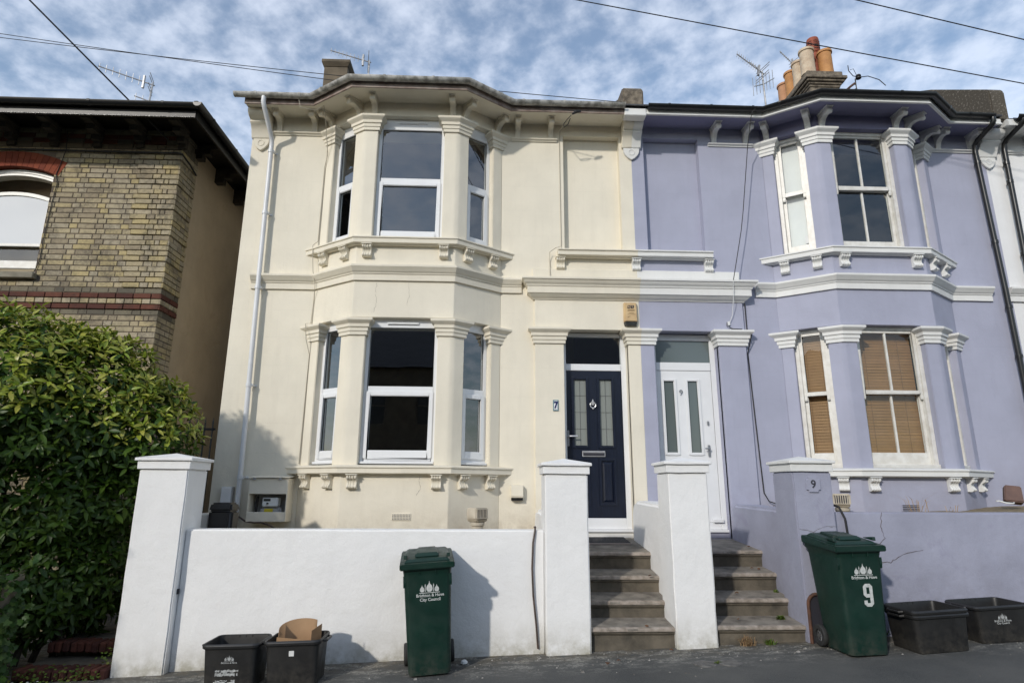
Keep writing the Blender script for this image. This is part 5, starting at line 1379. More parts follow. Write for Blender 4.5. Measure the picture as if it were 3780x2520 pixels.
# ------------------------------------------------------------------ wheelie bins
def wheelie(label, loc, rz, ry, rx=0.0, number=None, full=True):
    t = thing('wheelie_bin', label, 'bin', loc, (rx, ry, rz), 'green wheelie bins', world_children=False)
    G = M['green_pl']; F0, D0 = -.275, .275             # y: front to back
    b = MB()
    def rr(x0, x1, y0, y1, r, z): 
        pts = []
        for cx, cy, a0 in ((x1 - r, y0 + r, -90), (x1 - r, y1 - r, 0), (x0 + r, y1 - r, 90), (x0 + r, y0 + r, 180)):
            for k in range(4): a = math.radians(a0 + 30 * k); pts.append((cx + r * math.cos(a), cy + r * math.sin(a), z))
        return pts
    secs = [(-.185, .185, F0 + .05, D0 - .10, .045, .012), (-.192, .192, F0 + .045, D0 - .095, .045, .05), (-.205, .205, F0 + .028, D0 - .06, .045, .45), (-.218, .218, F0 + .012, D0 - .02, .045, .86), (-.224, .224, F0 + .006, D0 - .012, .04, .905), (-.236, .236, F0 - .004, D0, .04, .925), (-.238, .238, F0 - .006, D0 + .002, .04, .955)]
    vs = []; fs = []
    for s_ in secs: vs += rr(*s_)
    n = 16
    for i in range(len(secs) - 1):
        for j in range(n): fs.append((i * n + j, i * n + (j + 1) % n, (i + 1) * n + (j + 1) % n, (i + 1) * n + j))
    fs += [tuple(range(n))]
    b.add(vs, fs)
    body = b.obj('body', G, t, True, angle=35)
    b = MB()                                              # flange ribs under the rim
    for x in (-.21, .21):
        MB().xprism([(F0 + .02, .86), (F0 + .02, .80), (F0 + .03, .76), (F0 + .06, .76), (F0 + .06, .86)], x - .012, x + .012).obj('rim_rib', G, body)
    for x in (-.075, .075): MB().box(x - .004, x + .004, F0 - .0, F0 + .03, .87, .922).obj('rim_rib', G, body)
    # lid: deep lip, sloping top, raised centre panel
    b = MB()
    b.add([(-.252, F0 - .028, .915), (.252, F0 - .028, .915), (.252, D0 - .0, .962), (-.252, D0 - .0, .962), (-.252, F0 - .030, .968), (.252, F0 - .030, .968), (.248, D0 + .01, 1.035), (-.248, D0 + .01, 1.035)],
          [(0, 1, 2, 3), (4, 7, 6, 5), (0, 4, 5, 1), (1, 5, 6, 2), (2, 6, 7, 3), (3, 7, 4, 0)])
    lid = b.obj('lid', G, t, bevel=.008, seg=2)
    zs = lambda y: .968 + (y - (F0 - .03)) * (.067 / (D0 - F0 + .04))
    b = MB()
    def slab(x0, x1, y0, y1, h, e):
        b.add([(x0, y0, zs(y0) + .0005), (x1, y0, zs(y0) + .0005), (x1, y1, zs(y1) + .0005), (x0, y1, zs(y1) + .0005), (x0 + e, y0 + e, zs(y0) + h), (x1 - e, y0 + e, zs(y0) + h), (x1 - e, y1 - e, zs(y1) + h), (x0 + e, y1 - e, zs(y1) + h)],
              [(0, 1, 2, 3), (4, 7, 6, 5), (0, 4, 5, 1), (1, 5, 6, 2), (2, 6, 7, 3), (3, 7, 4, 0)])
    slab(-.215, .215, F0 + .03, D0 - .03, .028, .03)
    b.obj('lid_panel', G, lid, bevel=.006, seg=2)
    b = MB()
    zq = lambda y: zs(y) + .0285
    b.add([(-.12, F0 + .10, zq(F0 + .10)), (.12, F0 + .10, zq(F0 + .10)), (.10, D0 - .07, zq(D0 - .07)), (-.10, D0 - .07, zq(D0 - .07)), (-.105, F0 + .14, zq(F0 + .14) + .030), (.105, F0 + .14, zq(F0 + .14) + .030), (.09, D0 - .08, zq(D0 - .08) + .018), (-.09, D0 - .08, zq(D0 - .08) + .018)],
          [(0, 1, 2, 3), (4, 7, 6, 5), (0, 4, 5, 1), (1, 5, 6, 2), (2, 6, 7, 3), (3, 7, 4, 0)])
    b.obj('lid_dome', G, lid, bevel=.010, seg=2)
    for x in (-.20, .20):
        b = MB(); b.xprism([(F0 + .09, zq(F0 + .09)), (F0 + .05, zq(F0 + .05)), (F0 + .055, zq(F0 + .05) + .035), (F0 + .09, zq(F0 + .09) + .03), (F0 + .2, zq(F0 + .2) + .006), (F0 + .2, zq(F0 + .2))], x - .014, x + .014); b.obj('lid_handle', G, lid, bevel=.004)
    MB().tube([(-.215, D0 + .045, .985), (.215, D0 + .045, .985)], .015, 8).obj('rear_handle', G, t, True)
    for x in (-.17, .17): MB().xprism([(D0 - .01, .93), (D0 + .05, .965), (D0 + .055, 1.0), (D0 + .0, 1.03)], x - .02, x + .02).obj('hinge', G, t)
    for x in (-.215, .215):                               # wheels on an axle
        b = MB(); prof = [(.055, -.022), (.092, -.024), (.100, -.014), (.100, .014), (.092, .024), (.055, .022)]
        vs = []; fs = []; n = 24
        for r, u in prof: vs += [(x + u, D0 - .085 + r * math.cos(2 * math.pi * j / n), .10 + r * math.sin(2 * math.pi * j / n)) for j in range(n)]
        m = len(prof)
        for i in range(m):
            for j in range(n): fs.append((i * n + j, i * n + (j + 1) % n, ((i + 1) % m) * n + (j + 1) % n, ((i + 1) % m) * n + j))
        w = b.add(vs, fs).obj('wheel', M['rubber'], t, True)
        b = MB()
        for k in range(8):
            a = k * math.pi / 4; ca, sa = math.cos(a), math.sin(a)
            b.tube([(x, D0 - .085 + .012 * ca, .10 + .012 * sa), (x, D0 - .085 + .056 * ca, .10 + .056 * sa)], .006, 5)
        b.tube([(x - .02, D0 - .085, .10), (x + .02, D0 - .085, .10)], .016, 10)
        ring = [(x, D0 - .085 + .056 * math.cos(2 * math.pi * j / 20), .10 + .056 * math.sin(2 * math.pi * j / 20)) for j in range(21)]
        b.tube(ring, .005, 5, False)
        b.obj('wheel_rim', M['steel'], w, True)
    MB().tube([(-.2, D0 - .085, .10), (.2, D0 - .085, .10)], .012, 8).obj('axle', M['steel'], t, True)
    # print on the front: the face leans back a little towards the foot
    tilt = math.atan2(.034, .41)
    def on_front(x, z): 
        y = F0 + .028 - (z - .45) * (.016 / .41) - .0016
        return Matrix.Translation((x, y, z)) @ Matrix.Rotation(math.atan2(.016, .41), 4, 'X')
    ex = .02
    place('emblem', emblem(M['print'], .185), on_front(ex - .005, .705), t)
    serif_text('Brighton & Hove', .037, M['print'], on_front(ex, .685), t)
    if full: serif_text('City Council', .037, M['print'], on_front(ex, .648), t)
    if number: place('house_number', nine_mesh(M['print'], .092, .20, .031), on_front(ex + .02, .43), t)
    return t
wheelie('green wheelie bin standing against the white garden wall', (-.515, 6.21, gz(-.51, 6.2) + .004), .10, -.062)
wheelie('green wheelie bin with a white number 9 sticker in front of the lilac wall', (3.52, 6.13, gz(3.52, 6.1) + .004), .05, -.02, number='9', full=False)

# ------------------------------------------------------------------ recycling boxes
def rbox(label, loc, rz, ry=-.04, logo=0, group='black recycling boxes', w=.50, d=.40, h=.37):
    t = thing('recycling_box', label, 'box', loc, (0, ry, rz), group, world_children=False)
    P = M['box_pl']
    def rr(w_, d_, r, z):
        pts = []
        for cx, cy, a0 in ((w_ - r, -d_ + r, -90), (w_ - r, d_ - r, 0), (-w_ + r, d_ - r, 90), (-w_ + r, -d_ + r, 180)):
            for k in range(5): a = math.radians(a0 + 22.5 * k); pts.append((cx + r * math.cos(a), cy + r * math.sin(a), z))
        return pts
    a, c = w / 2, d / 2
    secs = [(a * .84, c * .80, .03, .0), (a * .86, c * .82, .04, .012), (a * .93, c * .91, .05, h * .88), (a * .97, c * .955, .055, h * .885), (a * .985, c * .97, .055, h * .90), (a * 1.0, c * 1.0, .06, h * .905), (a * 1.005, c * 1.01, .06, h * .955), (a * .985, c * .98, .055, h * .985), (a * .965, c * .95, .05, h), (a * .94, c * .915, .045, h * .985), (a * .915, c * .885, .045, h * .86), (a * .83, c * .79, .03, .03)]
    vs = []; fs = []; n = 20
    for s_ in secs: vs += rr(*s_)
    for i in range(len(secs) - 1):
        for j in range(n): fs.append((i * n + j, i * n + (j + 1) % n, (i + 1) * n + (j + 1) % n, (i + 1) * n + j))
    fs += [tuple(range(n)), tuple(range((len(secs) - 1) * n, len(secs) * n))]
    b = MB().add(vs, fs); body = b.obj('tub', P, t, True, angle=28)
    for sx in (-1, 1):                                    # end handles
        x = sx * a
        MB().tube([(x, -.09, h * .93), (x + sx * .028, -.075, h * .92), (x + sx * .028, .075, h * .92), (x, .09, h * .93)], .011, 8).obj('handle', P, t, True)
    b = MB()
    for k in range(3): b.box(-.06 + k * .06 - .004, -.06 + k * .06 + .004, c * .90, c * .955, h * .93, h * .994)
    b.obj('drain_notch', P, t)
    def fr(x, z):
        y = -(c * .82 + (c * .09) * (z / (h * .88))) - .0022
        return Matrix.Translation((x, y, z)) @ Matrix.Rotation(math.atan2(c * .09, h * .88), 4, 'X')
    if logo:
        place('emblem', emblem(M['print_worn'], .085 if logo == 1 else .10), fr(0 if logo == 1 else -.02, h * .62), t)
        serif_text('Brighton & Hove', .020 if logo == 1 else .026, M['print_worn'], fr(0 if logo == 1 else -.02, h * .585), t)
        if logo == 2: serif_text('City Council', .026, M['print_worn'], fr(-.02, h * .52), t)
    return t, fr, h
zg = lambda x, y: gz(x, y) + .004
t1, fr1, h1 = rbox('empty black recycling box with a scraped white sticker beside the tall white pillar', (-2.235, 6.06, zg(-2.235, 6.06)), .0, -.02, logo=1)
# torn remains of a label on the first box: ragged strips
def torn(t, fr):
    r = random.Random(21)
    for (z, hh, x0, x1) in ((.150, .020, -.115, .085), (.122, .026, -.115, .08), (.072, .012, -.12, .06), (.050, .030, -.125, .085)):
        top = []; bot = []
        n = 16
        for k in range(n + 1):
            x = x0 + (x1 - x0) * k / n
            top.append((x, z + hh / 2 + r.uniform(-.006, .004))); bot.append((x, z - hh / 2 + r.uniform(-.004, .008)))
        b = MB()
        for k in range(n):
            if r.random() < .12: continue
            b.add([(bot[k][0], -.0008, bot[k][1]), (bot[k + 1][0], -.0008, bot[k + 1][1]), (top[k + 1][0], -.0008, top[k + 1][1]), (top[k][0], -.0008, top[k][1])], [(0, 1, 2, 3)])
        o = b.obj('torn_label', M['print_worn'], t); o.matrix_basis = fr(0, 0)
torn(t1, fr1)
t2, fr2, h2 = rbox('black recycling box holding folded brown cardboard beside the white garden wall', (-1.70, 6.07, zg(-1.70, 6.07)), .0, -.03)
q = MB().box(-.022, .022, -.0012, 0, -.022, .022).obj('sticker', M['paper'], t2); q.matrix_basis = fr2(.0, .265)
bx, by, bz = -1.70, 6.07, zg(-1.70, 6.07)
cb = thing('cardboard', 'curved sheet of folded brown cardboard sticking out of a black box', 'cardboard', (bx, by, bz + .03))
vs = []; n = 12
for k in range(n + 1):
    a = -.2 + 1.9 * k / n
    x = bx + .02 + .20 * math.cos(math.pi - a * 1.25) ; y = by - .02 + .15 * math.sin(a * 1.25) 
    zt_ = bz + h2 + .075 + .05 * math.sin(a * 1.3)
    vs += [(x, y, bz + .06), (x, y, zt_)]
fs = [(2 * k, 2 * k + 2, 2 * k + 3, 2 * k + 1) for k in range(n)]
o = MB().add(vs, fs).obj('sheet', M['card'], cb, True)
so = o.modifiers.new('thickness', 'SOLIDIFY'); so.thickness = .004
b = MB(); b.add([(bx - .17, by - .13, bz + .12), (bx + .08, by - .10, bz + .12), (bx + .08, by - .09, bz + h2 - .015), (bx - .17, by - .11, bz + h2 + .012)], [(0, 1, 2, 3)])
o = b.obj('flap', M['card'], cb); so = o.modifiers.new('thickness', 'SOLIDIFY'); so.thickness = .004
b = MB(); b.add([(bx + .12, by - .06, bz + .10), (bx + .19, by + .02, bz + .10), (bx + .19, by + .02, bz + h2 + .10), (bx + .12, by - .06, bz + h2 + .055)], [(0, 1, 2, 3)])
o = b.obj('flap', M['card'], cb); so = o.modifiers.new('thickness', 'SOLIDIFY'); so.thickness = .004
rx0, ry0 = 4.24, 6.10
rbox('black recycling box, lower of the two nested beside the number nine bin', (rx0, ry0, zg(rx0, ry0)), .10, -.035, w=.60, d=.44, h=.335)
rbox('black recycling box, upper of the two nested beside the number nine bin', (rx0 - .006, ry0, zg(rx0, ry0) + .036), .10, -.035, w=.60, d=.44, h=.335)
rbox('black recycling box with a worn council emblem standing alone by the lilac wall', (5.03, 6.31, zg(5.03, 6.31)), .05, -.04, logo=2, w=.60, d=.42, h=.335)
# ------------------------------------------------------------------ small fixtures
def fixtures():
    # number tile 7
    t = thing('number_tile', 'blue edged white ceramic tile with a dark blue number 7', 'number sign', (.93, 8.31, 2.63))
    MB().box(.893, .970, 8.306, 8.32, 2.638, 2.792).obj('border', M['tile'], t, bevel=.003)
    MB().box(.907, .956, 8.3035, 8.3055, 2.655, 2.775).obj('face', M['tile_white'], t)
    text('7', .125, M['ink_blue'], Matrix.Translation((.932, 8.3025, 2.715)), t, 'numeral', bold=.006, sx=.8)
    # number 9 on the white door
    q = text('9', .115, M['steel'], Matrix.Translation((2.767, 8.507, 2.94)), dr9, 'door_numeral', ext=.004, bold=.001)
    # number 9 plaque on the pillar
    t = thing('number_plaque', 'lilac plaque with notched corners and black number 9', 'number sign', (3.453, 6.43, 1.57))
    x0, x1, z0, z1, c = 3.377, 3.53, 1.571, 1.731, .026
    pts = [(x0 + c, z0), (x1 - c, z0), (x1 - c, z0 + c * .8), (x1, z0 + c), (x1, z1 - c), (x1 - c, z1 - c * .8), (x1 - c, z1), (x0 + c, z1), (x0 + c, z1 - c * .8), (x0, z1 - c), (x0, z0 + c), (x0 + c, z0 + c * .8)]
    MB().yprism(pts, 6.435, 6.4495).obj('plate', M['lilac_old'], t, bevel=.003)
    text('9', .115, M['ink'], Matrix.Translation((3.453, 6.434, 1.652)), t, 'numeral', ext=.002, bold=.002)
    # alarm box between the houses
    t = thing('alarm_box', 'yellowed burglar alarm box with a smoky lens above the shared pilaster', 'alarm box', (2.03, 8.29, 3.85))
    MB().add([(1.925, 8.32, 3.925), (2.135, 8.32, 3.925), (2.128, 8.32, 4.225), (1.932, 8.32, 4.225), (1.945, 8.255, 3.93), (2.115, 8.255, 3.93), (2.11, 8.262, 4.205), (1.95, 8.262, 4.205)],
             [(0, 1, 2, 3), (4, 7, 6, 5), (0, 4, 5, 1), (1, 5, 6, 2), (2, 6, 7, 3), (3, 7, 4, 0)]).obj('case', M['beige_pl'], t, bevel=.008, seg=2)
    MB().add([(1.94, 8.32, 3.862), (2.12, 8.32, 3.862), (2.133, 8.32, 3.924), (1.927, 8.32, 3.924), (1.965, 8.27, 3.866), (2.095, 8.27, 3.866), (2.113, 8.258, 3.924), (1.947, 8.258, 3.924)],
             [(0, 1, 2, 3), (4, 7, 6, 5), (0, 4, 5, 1), (1, 5, 6, 2), (2, 6, 7, 3), (3, 7, 4, 0)]).obj('lens', M['amber'], t, bevel=.006)
    for k, ch in enumerate('A1'):
        xx = 2.0 + k * .05
        MB().yprism([(xx - .024, 4.120), (xx + .016, 4.120), (xx + .026, 4.165), (xx - .014, 4.165)], 8.2535, 8.2555).obj('logo_block', M['ink'], t)
        text(ch, .045, M['beige_pl'], Matrix.Translation((xx + .001, 8.2530, 4.142)), t, 'logo_letter', ext=.0003, bold=.001)
    for (x0, x1, z) in ((1.985, 2.085, 4.100), (1.975, 2.08, 4.088), (2.0, 2.07, 4.055), (1.98, 2.09, 4.035)):
        MB().box(x0, x1, 8.2545, 8.2556, z - .004, z).obj('faded_print', M['cord'], t)
    MB().yprism([(1.975, 3.985), (1.99, 3.998), (2.02, 4.004), (2.02, 4.0), (1.99, 3.99), (1.978, 3.978)], 8.2545, 8.2556).obj('faded_print', M['cord'], t)
    # gas meter cupboard with a broken door
    t = thing('gas_meter_box', 'cream gas meter cupboard with an open square hole showing the meter', 'meter box', (-2.83, 8.2, 1.18))
    b = MB(); b.plate([-3.07, -3.06, -2.588, -2.575], [1.165, 1.285, 1.508, 1.705], {(1, 1)}, 8.115, 8.13)
    b.box(-3.07, -3.055, 8.131, 8.37, 1.165, 1.705); b.box(-2.59, -2.575, 8.131, 8.37, 1.165, 1.705); b.box(-3.054, -2.591, 8.131, 8.37, 1.165, 1.18)
    b.obj('cabinet', M['cream'], t, bevel=.003)
    MB().box(-3.054, -2.591, 8.34, 8.366, 1.181, 1.70).obj('back_panel', M['grey_pl'], t)
    MB().add([(-3.09, 8.09, 1.712), (-2.56, 8.09, 1.712), (-2.56, 8.37, 1.735), (-3.09, 8.37, 1.735), (-3.09, 8.09, 1.719), (-2.56, 8.09, 1.719), (-2.56, 8.37, 1.742), (-3.09, 8.37, 1.742)], [(0, 1, 2, 3), (4, 7, 6, 5), (0, 4, 5, 1), (1, 5, 6, 2), (2, 6, 7, 3), (3, 7, 4, 0)]).obj('lid', M['cream_trim'], t)
    for x in (-3.02, -2.69): MB().box(x, x + .03, 8.095, 8.112, 1.685, 1.711).obj('clip', M['grey_pl'], t)
    m = MB().box(-2.93, -2.66, 8.18, 8.30, 1.186, 1.345).obj('meter', M['grey_pl'], t, bevel=.025, seg=3)
    MB().box(-2.90, -2.70, 8.16, 8.28, 1.352, 1.462).obj('register', M['paper'], m, bevel=.008, seg=2)
    MB().box(-2.882, -2.795, 8.157, 8.1598, 1.418, 1.45).obj('display', M['amber'], m)
    MB().lathe((-2.83, 8.159, 1.38), [(.0, 0), (.014, .0), (.014, .02), (.0, .02)], 12).obj('button', M['amber'], m)
    MB().box(-2.87, -2.76, 8.176, 8.1795, 1.20, 1.325).obj('label', M['yellow'], m)
    MB().tube([(-3.0, 8.25, 1.19), (-3.0, 8.25, 1.33), (-2.99, 8.25, 1.48)], .017, 8).obj('gas_pipe', M['black_iron'], t, True)
    # electricity cupboard on the wall, its pipe and cable
    t = thing('cable_box', 'small white cable box fixed to the cream wall behind the downpipe', 'box', (-3.42, 8.3, 1.2))
    MB().box(-3.49, -3.345, 8.285, 8.37, 1.15, 1.597).obj('case', M['grey_pl'], t, bevel=.006)
    MB().box(-3.485, -3.355, 8.275, 8.2845, 1.16, 1.59).obj('door', M['pipe_white'], t, bevel=.006)
    t = tag(MB().tube([(-3.33, 8.22, 1.36), (-3.28, 8.18, 1.33), (-3.2, 8.16, 1.24), (-3.08, 8.14, 1.17), (-2.95, 8.1, 1.155), (-2.86, 8.08, 1.16), (-2.75, 8.06, 1.13), (-2.6, 8.04, 1.05)], .011, 7).obj('loose_cable', M['hose'], None, True), 'brown loose cable sagging below the gas meter cupboard', 'cable')
    # plastic caddy on its end behind the wall, and a white box
    t = thing('food_caddy', 'black plastic caddy standing behind the white garden wall', 'caddy', (-2.95, 7.1, .42))
    MB().box(-3.065, -2.80, 7.0, 7.22, .42, 1.355).obj('tub', M['black_pl'], t, True, .035, 3)
    MB().add([(-3.06, 6.99, 1.33), (-2.805, 6.99, 1.33), (-2.80, 7.23, 1.33), (-3.065, 7.23, 1.33), (-3.045, 7.01, 1.425), (-2.82, 7.01, 1.425), (-2.82, 7.2, 1.425), (-3.045, 7.2, 1.425)], [(0, 1, 2, 3), (4, 7, 6, 5), (0, 4, 5, 1), (1, 5, 6, 2), (2, 6, 7, 3), (3, 7, 4, 0)]).obj('lid', M['black_pl'], t, bevel=.02, seg=2)
    MB().box(-3.04, -2.83, 6.985, 7.0, 1.355, 1.37).obj('handle', M['black_pl'], t)
    t = tag(MB().box(-3.30, -3.09, 7.1, 7.5, .42, 1.30).obj('storage_box', M['upvc'], bevel=.012), 'white storage box behind the tall white pillar', 'box')
    # square-hooded soil vent cowl
    def cowl(x, y, z0, z1, mat, label, rz=0.35):
        t = thing('vent_cowl', label, 'vent pipe', (x, y, .42))
        MB().lathe((x, y, .42), [(.072, 0), (.072, z1 - .42 - .13), (.085, z1 - .42 - .12), (.088, z1 - .42 - .09), (.07, z1 - .42 - .08)], 20).obj('pipe', mat, t, True)
        F = Matrix.Translation((x, y, z1)) @ Matrix.Rotation(rz, 4, 'Z')
        b = MB(F); b.taper((-.07, .07, -.07, .09), (-.10, .10, -.10, .10), -.085, -.05); b.box(-.10, .10, -.085, .10, -.049, .085)
        h = b.obj('hood', mat, t, bevel=.012, seg=2)
        b = MB(F); b.box(-.075, .075, -.0875, -.0855, -.03, .065); b.obj('opening', M['ink'], h)
        b = MB(F)
        for k in range(6): b.box(-.064 + k * .0245, -.054 + k * .0245, -.093, -.088, -.03, .065)
        b.box(-.088, .088, -.094, -.086, .065, .075); b.box(-.088, .088, -.094, -.086, -.04, -.03)
        b.obj('grille', mat, h)
    cowl(-.115, 7.68, 1.0, 1.275, M['cowl_cream'], 'cream painted clay vent cowl with a barred opening below the cream bay', .75)
    cowl(4.40, 7.58, 1.0, 1.465, M['cowl_cream'], 'flaking white clay vent cowl behind the lilac gate pillar', -.5)
    # doormat
    t = thing('doormat', 'charcoal doormat with a pale edge on the top step', 'doormat', (1.5, 8.1, .92))
    z = lambda y: .865 + (y - 7.46) * (.093 / 1.04) + .006
    MB().add([(1.09, 7.98, z(7.98)), (1.83, 7.98, z(7.98)), (1.83, 8.40, z(8.40)), (1.09, 8.40, z(8.40)), (1.09, 7.98, z(7.98) + .014), (1.83, 7.98, z(7.98) + .014), (1.83, 8.40, z(8.40) + .014), (1.09, 8.40, z(8.40) + .014)], [(0, 1, 2, 3), (4, 7, 6, 5), (0, 4, 5, 1), (1, 5, 6, 2), (2, 6, 7, 3), (3, 7, 4, 0)]).obj('pile', M['mat'], t)
    MB().add([(1.085, 7.955, z(7.955) - .002), (1.835, 7.955, z(7.955) - .002), (1.835, 7.979, z(7.979) - .002), (1.085, 7.979, z(7.979) - .002), (1.085, 7.955, z(7.955) + .010), (1.835, 7.955, z(7.955) + .010), (1.835, 7.979, z(7.979) + .010), (1.085, 7.979, z(7.979) + .010)], [(0, 1, 2, 3), (4, 7, 6, 5), (0, 4, 5, 1), (1, 5, 6, 2), (2, 6, 7, 3), (3, 7, 4, 0)]).obj('edge', M['mat_edge'], t)
    # hose hanging over the white wall
    tag(MB().tube([(.50, 6.62, 1.20), (.505, 6.56, 1.205), (.50, 6.535, 1.17), (.478, 6.522, 1.05), (.468, 6.52, .8), (.478, 6.52, .55), (.51, 6.525, .25), (.525, 6.53, .05)], .010, 8).obj('hanging_hose', M['hose'], None, True), 'thin brown hose hanging down the white wall beside the gate pillar', 'hose')
    # floodlight on the raised bed
    t = thing('floodlight', 'brown square floodlight tipped over on the raised bed', 'floodlight', (6.74, 7.75, 1.42))
    F = Matrix.Translation((6.74, 7.72, 1.545)) @ Matrix.Rotation(.3, 4, 'Y') @ Matrix.Rotation(-.3, 4, 'X') @ Matrix.Rotation(-.5, 4, 'Z')
    MB(F).taper((-.10, .10, -.03, .08), (-.085, .085, -.05, .06), -.10, .11).obj('housing', M['brown_pl'], t, bevel=.012, seg=2)
    MB().tube([(6.52, 7.70, 1.47), (6.58, 7.66, 1.445), (6.67, 7.66, 1.44), (6.72, 7.7, 1.45)], .010, 7).obj('cable_tail', M['paper'], t, True)
    MB().lathe((6.51, 7.70, 1.46), [(.0, 0), (.022, .002), (.022, .016), (.0, .018)], 12).obj('plug', M['paper'], t)
    # iron covers in the pavement
    for (x, y, lab) in ((2.01, 5.96, 'round worn iron cover in the tarmac nearer the left flight of steps'), (2.235, 5.95, 'round worn iron cover in the tarmac nearer the right flight of steps')):
        t = thing('drain_cover', lab, 'drain cover', (x, y, gz(x, y)), (0, 0, 0), 'iron covers in the pavement')
        c = MB().lathe((x, y, gz(x, y) - .01), [(.105, 0), (.105, .014), (.098, .0165), (.088, .015)], 28).obj('frame', M['iron_cover'], t, True)
        MB().lathe((x, y, gz(x, y) - .01), [(.086, 0), (.086, .0155), (.0, .0160)], 28).obj('lid', M['iron_cover'], t)
        b = MB()
        for k in range(-3, 4):
            hw_ = math.sqrt(.08 ** 2 - (k * .022) ** 2)
            b.box(x + k * .022 - .003, x + k * .022 + .003, y - hw_, y + hw_, gz(x, y) + .005, gz(x, y) + .0075); b.box(x - hw_, x + hw_, y + k * .022 - .003, y + k * .022 + .003, gz(x, y) + .005, gz(x, y) + .0076)
        b.obj('rib', M['iron_cover'], t)
    # bell wire junction on the lilac frieze
    t = thing('wire_junction', 'small white wire junction hanging on the lilac frieze above the door', 'wire box', (3.465, 8.3, 3.86))
    MB().box(3.45, 3.485, 8.295, 8.32, 3.90, 3.96).obj('box', M['paper'], t, bevel=.004)
    MB().tube([(3.44, 8.31, 3.95), (3.43, 8.30, 3.89), (3.46, 8.295, 3.86), (3.47, 8.3, 3.90)], .004, 5).obj('loop', M['wire'], t)
    MB().tube([(3.47, 8.29, 3.86), (3.5, 8.26, 3.835), (3.58, 8.25, 3.832), (3.63, 8.25, 3.83)], .010, 6).obj('cable_end', M['wire'], t, True)
    # rusty arched boot scraper in the pillar foot behind the bin
    t = thing('boot_scraper', 'rusty arched iron recess at the foot of the lilac pillar', 'boot scraper', (3.30, 6.44, .12))
    zb = gz(3.3, 6.4)
    pts = [(3.26, 6.43, zb)] + [(3.345 - .085 * math.cos(a), 6.43, zb + .36 + .10 * math.sin(a)) for a in [math.pi * k / 10 for k in range(11)]] + [(3.43, 6.43, zb)]
    MB().tube(pts, .017, 8).obj('arch', M['rust'], t, True)
    MB().yprism([(p[0], p[2]) for p in pts], 6.436, 6.449).obj('recess', M['ink'], t)
fixtures()

# ------------------------------------------------------------------ cables
def sag(p, q, s, n=14):
    p, q = Vector(p), Vector(q)
    return [p.lerp(q, k / n) - Vector((0, 0, s * 4 * (k / n) * (1 - k / n))) for k in range(n + 1)]
tag(MB().tube(sag((-8.54, 4.50, 10.06), (-4.80, 8.17, 6.58), .0), .011, 6).obj('overhead_cable', M['wire'], None, True), 'thick twisted overhead cable dropping to the corner of the brick house', 'cable')
tag(MB().tube(sag((-17.6, 10.2, 11.24), (1.24, 7.84, 7.03), .14, 30), .0055, 6).obj('overhead_cable', M['wire'], None, True), 'thin overhead cable running to a black clamp under the cream eaves', 'cable')
tag(MB().tube(sag((-18.2, 10.2, 11.04), (1.93, 7.84, 7.20), .20, 30), .0055, 6).obj('overhead_cable', M['wire'], None, True), 'thin overhead cable running to the gutter end beside the roof parapet', 'cable')
tag(MB().tube(sag((-9.07, 7.2, 10.30), (16.3, 7.2, 5.70), .05, 24), .0075, 6).obj('overhead_cable', M['wire'], None, True), 'overhead cable crossing in front of the red chimney pot', 'cable')
tag(MB().tube(sag((-3.0, 6.6, 9.91), (14.9, 6.6, 5.57), .02, 24), .0075, 6).obj('overhead_cable', M['wire'], None, True), 'short overhead cable high above the chimney pots', 'cable')
t = thing('cable_clamp', 'black cable clamp with a loop hanging under the cream eaves', 'clamp', (1.24, 7.9, 7.0))
MB().tube([(1.18, 7.86, 6.99), (1.24, 7.85, 7.03), (1.31, 7.86, 7.045)], [.012, .028, .014], 8).obj('clamp', M['wire'], t, True)
lp = [(1.17, 7.88, 6.99), (1.11, 7.95, 6.95), (1.06, 8.0, 6.90), (1.08, 8.02, 6.87), (1.13, 7.98, 6.90), (1.16, 7.92, 6.96)]
MB().tube(lp, .006, 6).obj('loop', M['wire'], t, True)
def clipped(name, pts, r, mat, label):
    return tag(MB().tube(pts, r, 6).obj(name, mat, None, True), label, 'cable')
clipped('wall_cable', [(1.06, 8.0, 6.88), (1.05, 8.30, 7.0), (1.045, 8.362, 6.85), (1.045, 8.362, 6.0), (1.05, 8.362, 5.1), (.95, 8.24, 5.02), (.87, 8.30, 4.98), (.875, 8.362, 4.85), (.87, 8.30, 4.58)], .005, M['wire_cream'], 'painted cable clipped down the cream wall beside the niche')
WX = XP - BFA
clipped('wall_cable', [(WX - .35, 7.92, 7.2), (WX - .30, 7.90, 7.0), (WX - .08, 7.93, 6.98), (WX + .02, 7.96, 7.08), (WX + .02, 8.1, 6.95), (WX + .03, 8.32, 6.5), (WX - .01, 8.355, 6.3), (WX - .015, 8.36, 5.1), (WX - .06, 8.28, 5.0), (WX - .05, 8.27, 4.88), (WX - .02, 8.26, 4.6), (WX + .02, 8.28, 4.4), (WX + .0, 8.355, 4.2), (WX - .015, 8.355, 3.85), (WX - .06, 8.26, 3.82), (WX - .04, 8.28, 3.6), (WX - .0, 8.36, 3.4), (WX - .015, 8.36, 1.9)], .0055, M['wire_cream'], 'painted cable running down beside the left edge of the cream bay')
clipped('wall_cable', [(3.98, 7.86, 7.13), (3.955, 7.85, 7.165), (3.92, 7.86, 7.13), (3.897, 7.9, 7.05), (3.90, 8.1, 6.69), (3.757, 8.15, 5.62), (3.712, 8.17, 5.33), (3.617, 8.175, 4.91), (3.514, 8.13, 4.54)], .006, M['wire'], 'black cable hanging from the lilac gutter to the door hood')
clipped('wall_cable', [(3.514, 8.135, 4.54), (3.516, 8.20, 4.25), (3.518, 8.28, 4.05), (3.48, 8.295, 3.95)], .004, M['paper'], 'white bell wire below the door hood of the lilac house')
